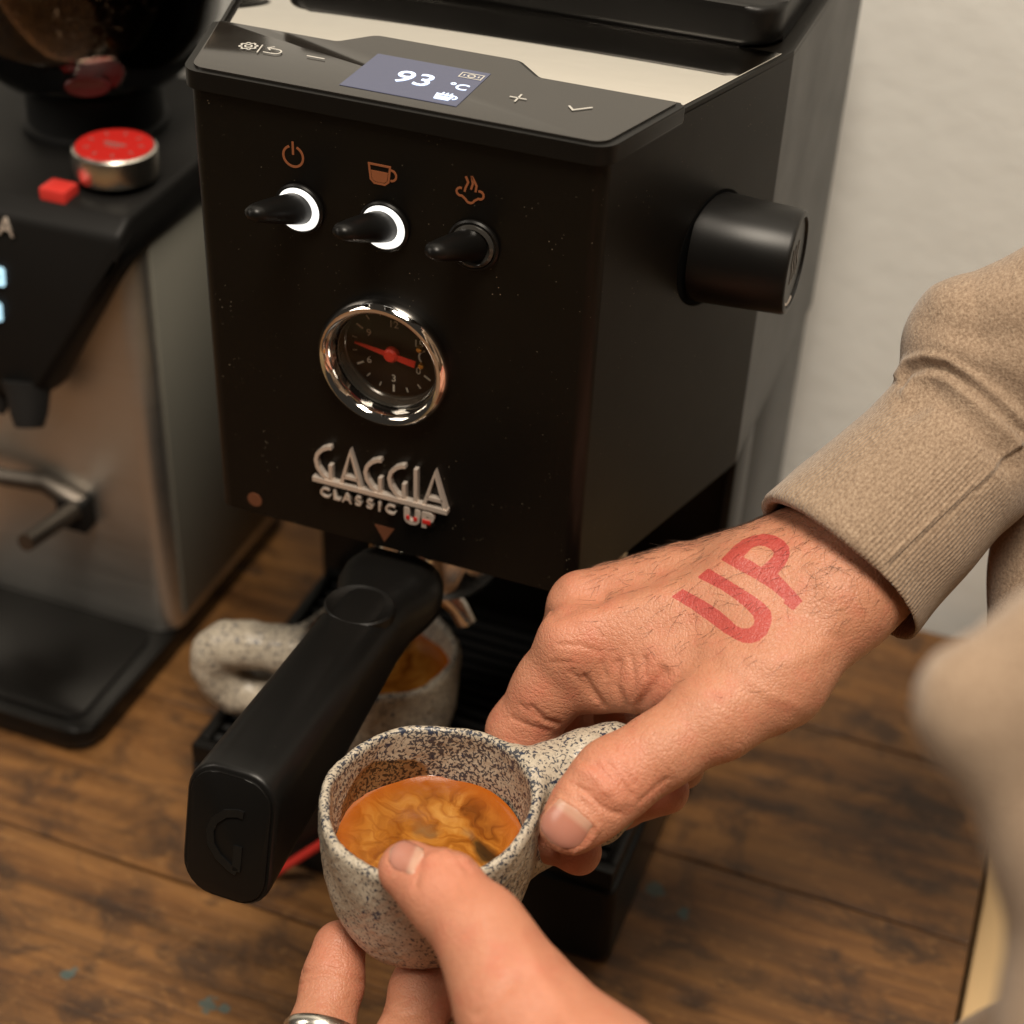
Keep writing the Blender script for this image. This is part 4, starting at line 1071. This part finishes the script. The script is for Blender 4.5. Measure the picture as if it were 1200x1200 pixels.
LV = LV + Nn * (carve(LV, Nn, lp, lines) + vnoise(LV, 220, 13) * .00014)[:, None]
fl_l = .5 * near(LV, W(482, 1005, .535), .014) + .35 * near(LV, W(535, 1030, .52), .016) + .45 * near(LV, W(395, 1105, .6), .018) + .3 * near(LV, W(620, 1150, .48), .03)

# ---- arms and trunk inside the clothes (coarse; one continuous figure)
SR, SL = np.array([.53, .13, .74]), np.array([.53, -.24, .74])
ER, EL = np.array([.345, .115, .425]), W(1560, 1200, .44)
f = Field((.12, -.42, .02), (.76, .30, .92), .006)
f.cone(W(1080, 580, .638), W(1150, 490, .640), .026, .024, .01); f.cone(W(1150, 490, .640), W(1265, 395, .615), .024, .03, .01); f.cone(W(1265, 395, .615), ER, .03, .036, .02); f.cone(ER, SR, .036, .045, .02); f.cone(SR, SL, .05, .05, .05)
f.cone(W(880, 1430, .462), EL, .026, .034, .02); f.cone(EL, SL, .034, .045, .02)
f.cone((.58, -.055, .70), (.58, -.055, .10), .105, .10, .06)
f.cone((.57, -.055, .74), (.56, -.055, .88), .055, .05, .04)
TV, TF = surface(f, 2)
V = np.concatenate([RV, LV, TV]); Fq = np.concatenate([RF, LF + len(RV), TF + len(RV) + len(LV)])
me = np_mesh('body', V, Fq)
z_ = np.zeros(len(LV)); z2 = np.zeros(len(TV))
attr(me, 'ink', np.concatenate([ink, z_ + 8, z2 + 8])); attr(me, 'flush', np.concatenate([fr_, fl_l, z2])); attr(me, 'wrinkle', np.concatenate([wr, z_, z2]))
body = link('body', me, M['skin'], person, False)
me.polygons.foreach_set('use_smooth', np.ones(len(me.polygons), bool))

# ---- fingernails
def nail(V, Fq, cen, axis, L, Wd, lift=.0006):
    N_ = normals(V, Fq); P = proj(V); fr = front(V, N_)
    ax = unit(axis); nx = np.array([-ax[1], ax[0]]); n = 13; vs = []; al = []
    near_ = fr & (np.linalg.norm(P[:, :2] - cen, axis=1) < max(L, Wd) * 1.3)
    PV = P[near_]; VV = V[near_]; NV = N_[near_]
    for i in range(n):
        t = i / (n - 1) * 2 - 1
        for j in range(n):
            s = j / (n - 1) * 2 - 1
            wd = Wd / 2 * ((1 - .12 * max(0, -t)) * (1 - .55 * max(0, t) ** 3)) 
            tt = t * (1 - .20 * s * s * (1 if t > 0 else .55))
            q = np.array(cen) + ax * (tt * L / 2) + nx * (s * wd)
            dq = np.linalg.norm(PV[:, :2] - q, axis=1); lc = dq < max(7.0, dq.min() + 2)
            w = (1 / ((dq / 3.0) ** 4 + .05)) * lc * (PV[:, 2] < PV[lc, 2].min() + .004); w /= w.sum()
            d = (PV[:, 2] * w).sum(); nn = (NV * w[:, None]).sum(0); nn /= np.linalg.norm(nn)
            edge = max(abs(s), abs(t)) ** 4
            vs.append(W(q[0], q[1], d) + nn * (lift * (1 - 1.4 * edge))); al.append((t + 1) / 2)
    fq = np.array([(i * n + j, i * n + j + 1, (i + 1) * n + j + 1, (i + 1) * n + j) for i in range(n - 1) for j in range(n - 1)])
    vs = np.array(vs)
    if (normals(vs, fq) * (CAM - vs)).sum() < 0: fq = fq[:, ::-1]
    m_ = np_mesh('fingernail', vs, fq); attr(m_, 'along', al)
    o = link('fingernail', m_, M['nail'], body, False); m_.polygons.foreach_set('use_smooth', np.ones(len(m_.polygons), bool))
    sd = o.modifiers.new('thick', 'SOLIDIFY'); sd.thickness = .0004; sd.offset = -1
    return o
nail(RV, RF, (661, 968), (-.62, .78), 56, 62)
nail(LV, LF, (474, 1004), (-.80, -.30), 40, 40)

# ---- ring
a_ = W(390, 1150, .598); b_ = W(374, 1222, .585)
rc = a_ + (b_ - a_) * .86
bm = bmesh.new(); RR = 48
rings = []
for i in range(RR):
    an = 2 * math.pi * i / RR
    rings.append([bm.verts.new(((.0124 + q[0]) * math.cos(an), (.0124 + q[0]) * math.sin(an), q[1])) for q in ((-.0010, -.0026), (.0004, -.0028), (.0012, -.0018), (.0014, 0), (.0012, .0018), (.0004, .0028), (-.0010, .0026))])
for i in range(RR):
    p, q = rings[i], rings[(i + 1) % RR]
    for j in range(7): bm.faces.new((p[j], p[(j + 1) % 7], q[(j + 1) % 7], q[j]))
from_bm('ring', bm, M['silver'], person, True, frame_to(rc, a_ - b_))

# ---- dark hairs on the back of the right hand and wrist
Nn = normals(RV, RF); px = proj(RV); fr = front(RV, Nn)
reg = np.exp(-(seg_dist(px[:, :2], [(700, 665), (800, 625), (905, 600), (1005, 690)]) / 34) ** 2) + .30 * np.exp(-(seg_dist(px[:, :2], [(800, 700), (930, 680)]) / 55) ** 2) + .10 * np.exp(-(seg_dist(px[:, :2], [(720, 760), (900, 780)]) / 40) ** 2)
prob = np.where(fr | (px[:, 1] < 660), reg, 0) * (px[:, 0] > 690); prob /= prob.sum()
ids = rng.choice(len(RV), 900, p=prob)
HV, HF = [], []
for i in ids:
    p = RV[i]; nn = Nn[i]; gd = unit(-cr * (.9 + rng.normal(0, .5)) - cu * (.55 + rng.normal(0, .55)))
    gd = unit(gd - nn * (gd @ nn)); L = rng.uniform(.003, .0085); bend = rng.normal(0, .35); sd = np.cross(nn, gd)
    b0 = len(HV)
    for t in (0, .25, .5, .75, 1.0):
        q = p + gd * L * t + sd * L * bend * t * t + nn * (L * (.20 * t - .10 * t * t) + .0001); r_ = .000055 * (1 - .8 * t)
        for an in (0, 2.094, 4.189): HV.append(q + (sd * math.cos(an) + nn * math.sin(an)) * r_)
    for s_ in range(4):
        for e in range(3): HF.append((b0 + s_ * 3 + e, b0 + s_ * 3 + (e + 1) % 3, b0 + s_ * 3 + 3 + (e + 1) % 3, b0 + s_ * 3 + 3 + e))
hm = np_mesh('arm_hair', np.array(HV), np.array(HF))
tag(link('arm_hair', hm, M['hair'], body, False), kind='stuff')

# ---- sweatshirt
C0, C1 = W(980, 669, .611), W(1128, 520, .618); ca = unit(C1 - C0)
B0, B1 = W(1152, 412, .616), W(1265, 395, .606)
mn = np.min([C0, C1, B0, B1, W(1300, 760, .65), W(1290, 300, .62)], 0) - .055; mxx = np.max([C0, C1, B0, B1, W(1300, 760, .65), W(1290, 300, .62)], 0) + .055
f = Field(mn, mxx, .0014)
f.cone(C0 - ca * .03, C1, .0405, .0322, .004)
f.cone(C1, C1 + ca * .03, .0322, .031, .006)
X = f.ax[0][:, None, None]; Y = f.ax[1][None, :, None]; Z = f.ax[2][None, None, :]
hd_ = unit(ca + .05 * cf)
cut = -((X - C0[0]) * hd_[0] + (Y - C0[1]) * hd_[1] + (Z - C0[2]) * hd_[2])
f.v = smax(f.v, cut.astype(np.float32), .003)
inner = cone_d([X, Y, Z], (C0 - ca * .04).astype(np.float32), (C0 + ca * .055).astype(np.float32), .0362, .0300)
f.v = smax(f.v, -inner.astype(np.float32), .003)
f.cone(B0, B1, .0300, .0420, .008)
f.cone(W(1238, 540, .655), W(1238, 790, .640), .0245, .0260, .004)
SV, SF = surface(f, 2)
Nn = normals(SV, SF); sp = proj(SV)
seam = [(1054, 442), (1064, 424), (1085, 416), (1112, 421), (1150, 448), (1204, 496)]
seam2 = [(1057, 452), (1068, 436), (1086, 429), (1110, 434), (1146, 460), (1200, 508)]
seam3 = [(1060, 462), (1072, 447), (1088, 441), (1108, 446), (1142, 472), (1196, 520)]
lines = [(seam, 4.5, .0020), (seam2, 3.2, -.0016), (seam3, 4.5, .0014), ([(1066, 478), (1095, 462), (1140, 498), (1185, 545)], 14, -.0030),
         ([(1042, 655), (1196, 521)], 3.0, .0009), ([(1046, 660), (1200, 526)], 2.6, -.0008),
         ([(1090, 380), (1150, 395), (1230, 390)], 16, -.0012), ([(1100, 345), (1180, 350), (1240, 330)], 18, .0012), ([(1110, 405), (1180, 430), (1240, 470)], 14, .0010)]
SV = SV + Nn * (carve(SV, Nn, sp, lines) + vnoise(SV, 120, 21) * .0004 + vnoise(SV, 45, 22) * .0007)[:, None]
tt = (SV - C0) @ ca; rad = SV - C0 - tt[:, None] * ca; e1 = unit(-cf + ca * (cf @ ca)); e2 = np.cross(ca, e1)
ang = np.arctan2(rad @ e2, rad @ e1); rl = np.linalg.norm(rad, axis=1)
is_cuff = (rl < .043) & (tt < .058)
rib = ang * .036 / .0017; ribw = (rl < .046) / (1 + np.exp((tt - .056) / .003))
# near sleeve (left arm) and trunk
f = Field((.15, -.46, .0), (.80, .33, .86), .0040)
f.cone(W(1143, 822, .335), W(1300, 790, .335), .0132, .0224, .008); f.cone(W(1158, 852, .335), W(1250, 965, .335), .0104, .0148, .010)
f.cone(W(1280, 975, .335), W(1312, 1260, .335), .0160, .0160, .010); f.cone(W(1282, 1260, .335), EL, .016, .045, .02)
f.cone(W(900, 1475, .452), W(1010, 1500, .450), .038, .040, .01); f.cone(W(1010, 1500, .45), EL, .040, .045, .02); f.cone(EL, SL, .045, .055, .03); f.cone(W(1300, 790, .335), SL, .0224, .05, .01)
f.cone(W(1345, 365, .600), ER, .040, .050, .02); f.cone(ER, SR, .050, .062, .03); f.cone(SR, SL, .07, .07, .05)
f.cone((.58, -.055, .70), (.58, -.055, .04), .130, .125, .06)
QV, QF = surface(f, 2)
QV = QV + normals(QV, QF) * (vnoise(QV, 40, 31) * .0016)[:, None]
V = np.concatenate([SV, QV]); Fq = np.concatenate([SF, QF + len(SV)])
me = np_mesh('sweatshirt', V, Fq); attr(me, 'rib', np.concatenate([rib, np.zeros(len(QV))])); attr(me, 'ribw', np.concatenate([ribw, np.zeros(len(QV))]))
link('sweatshirt', me, M['fabric'], person, False)
me.polygons.foreach_set('use_smooth', np.ones(len(me.polygons), bool))
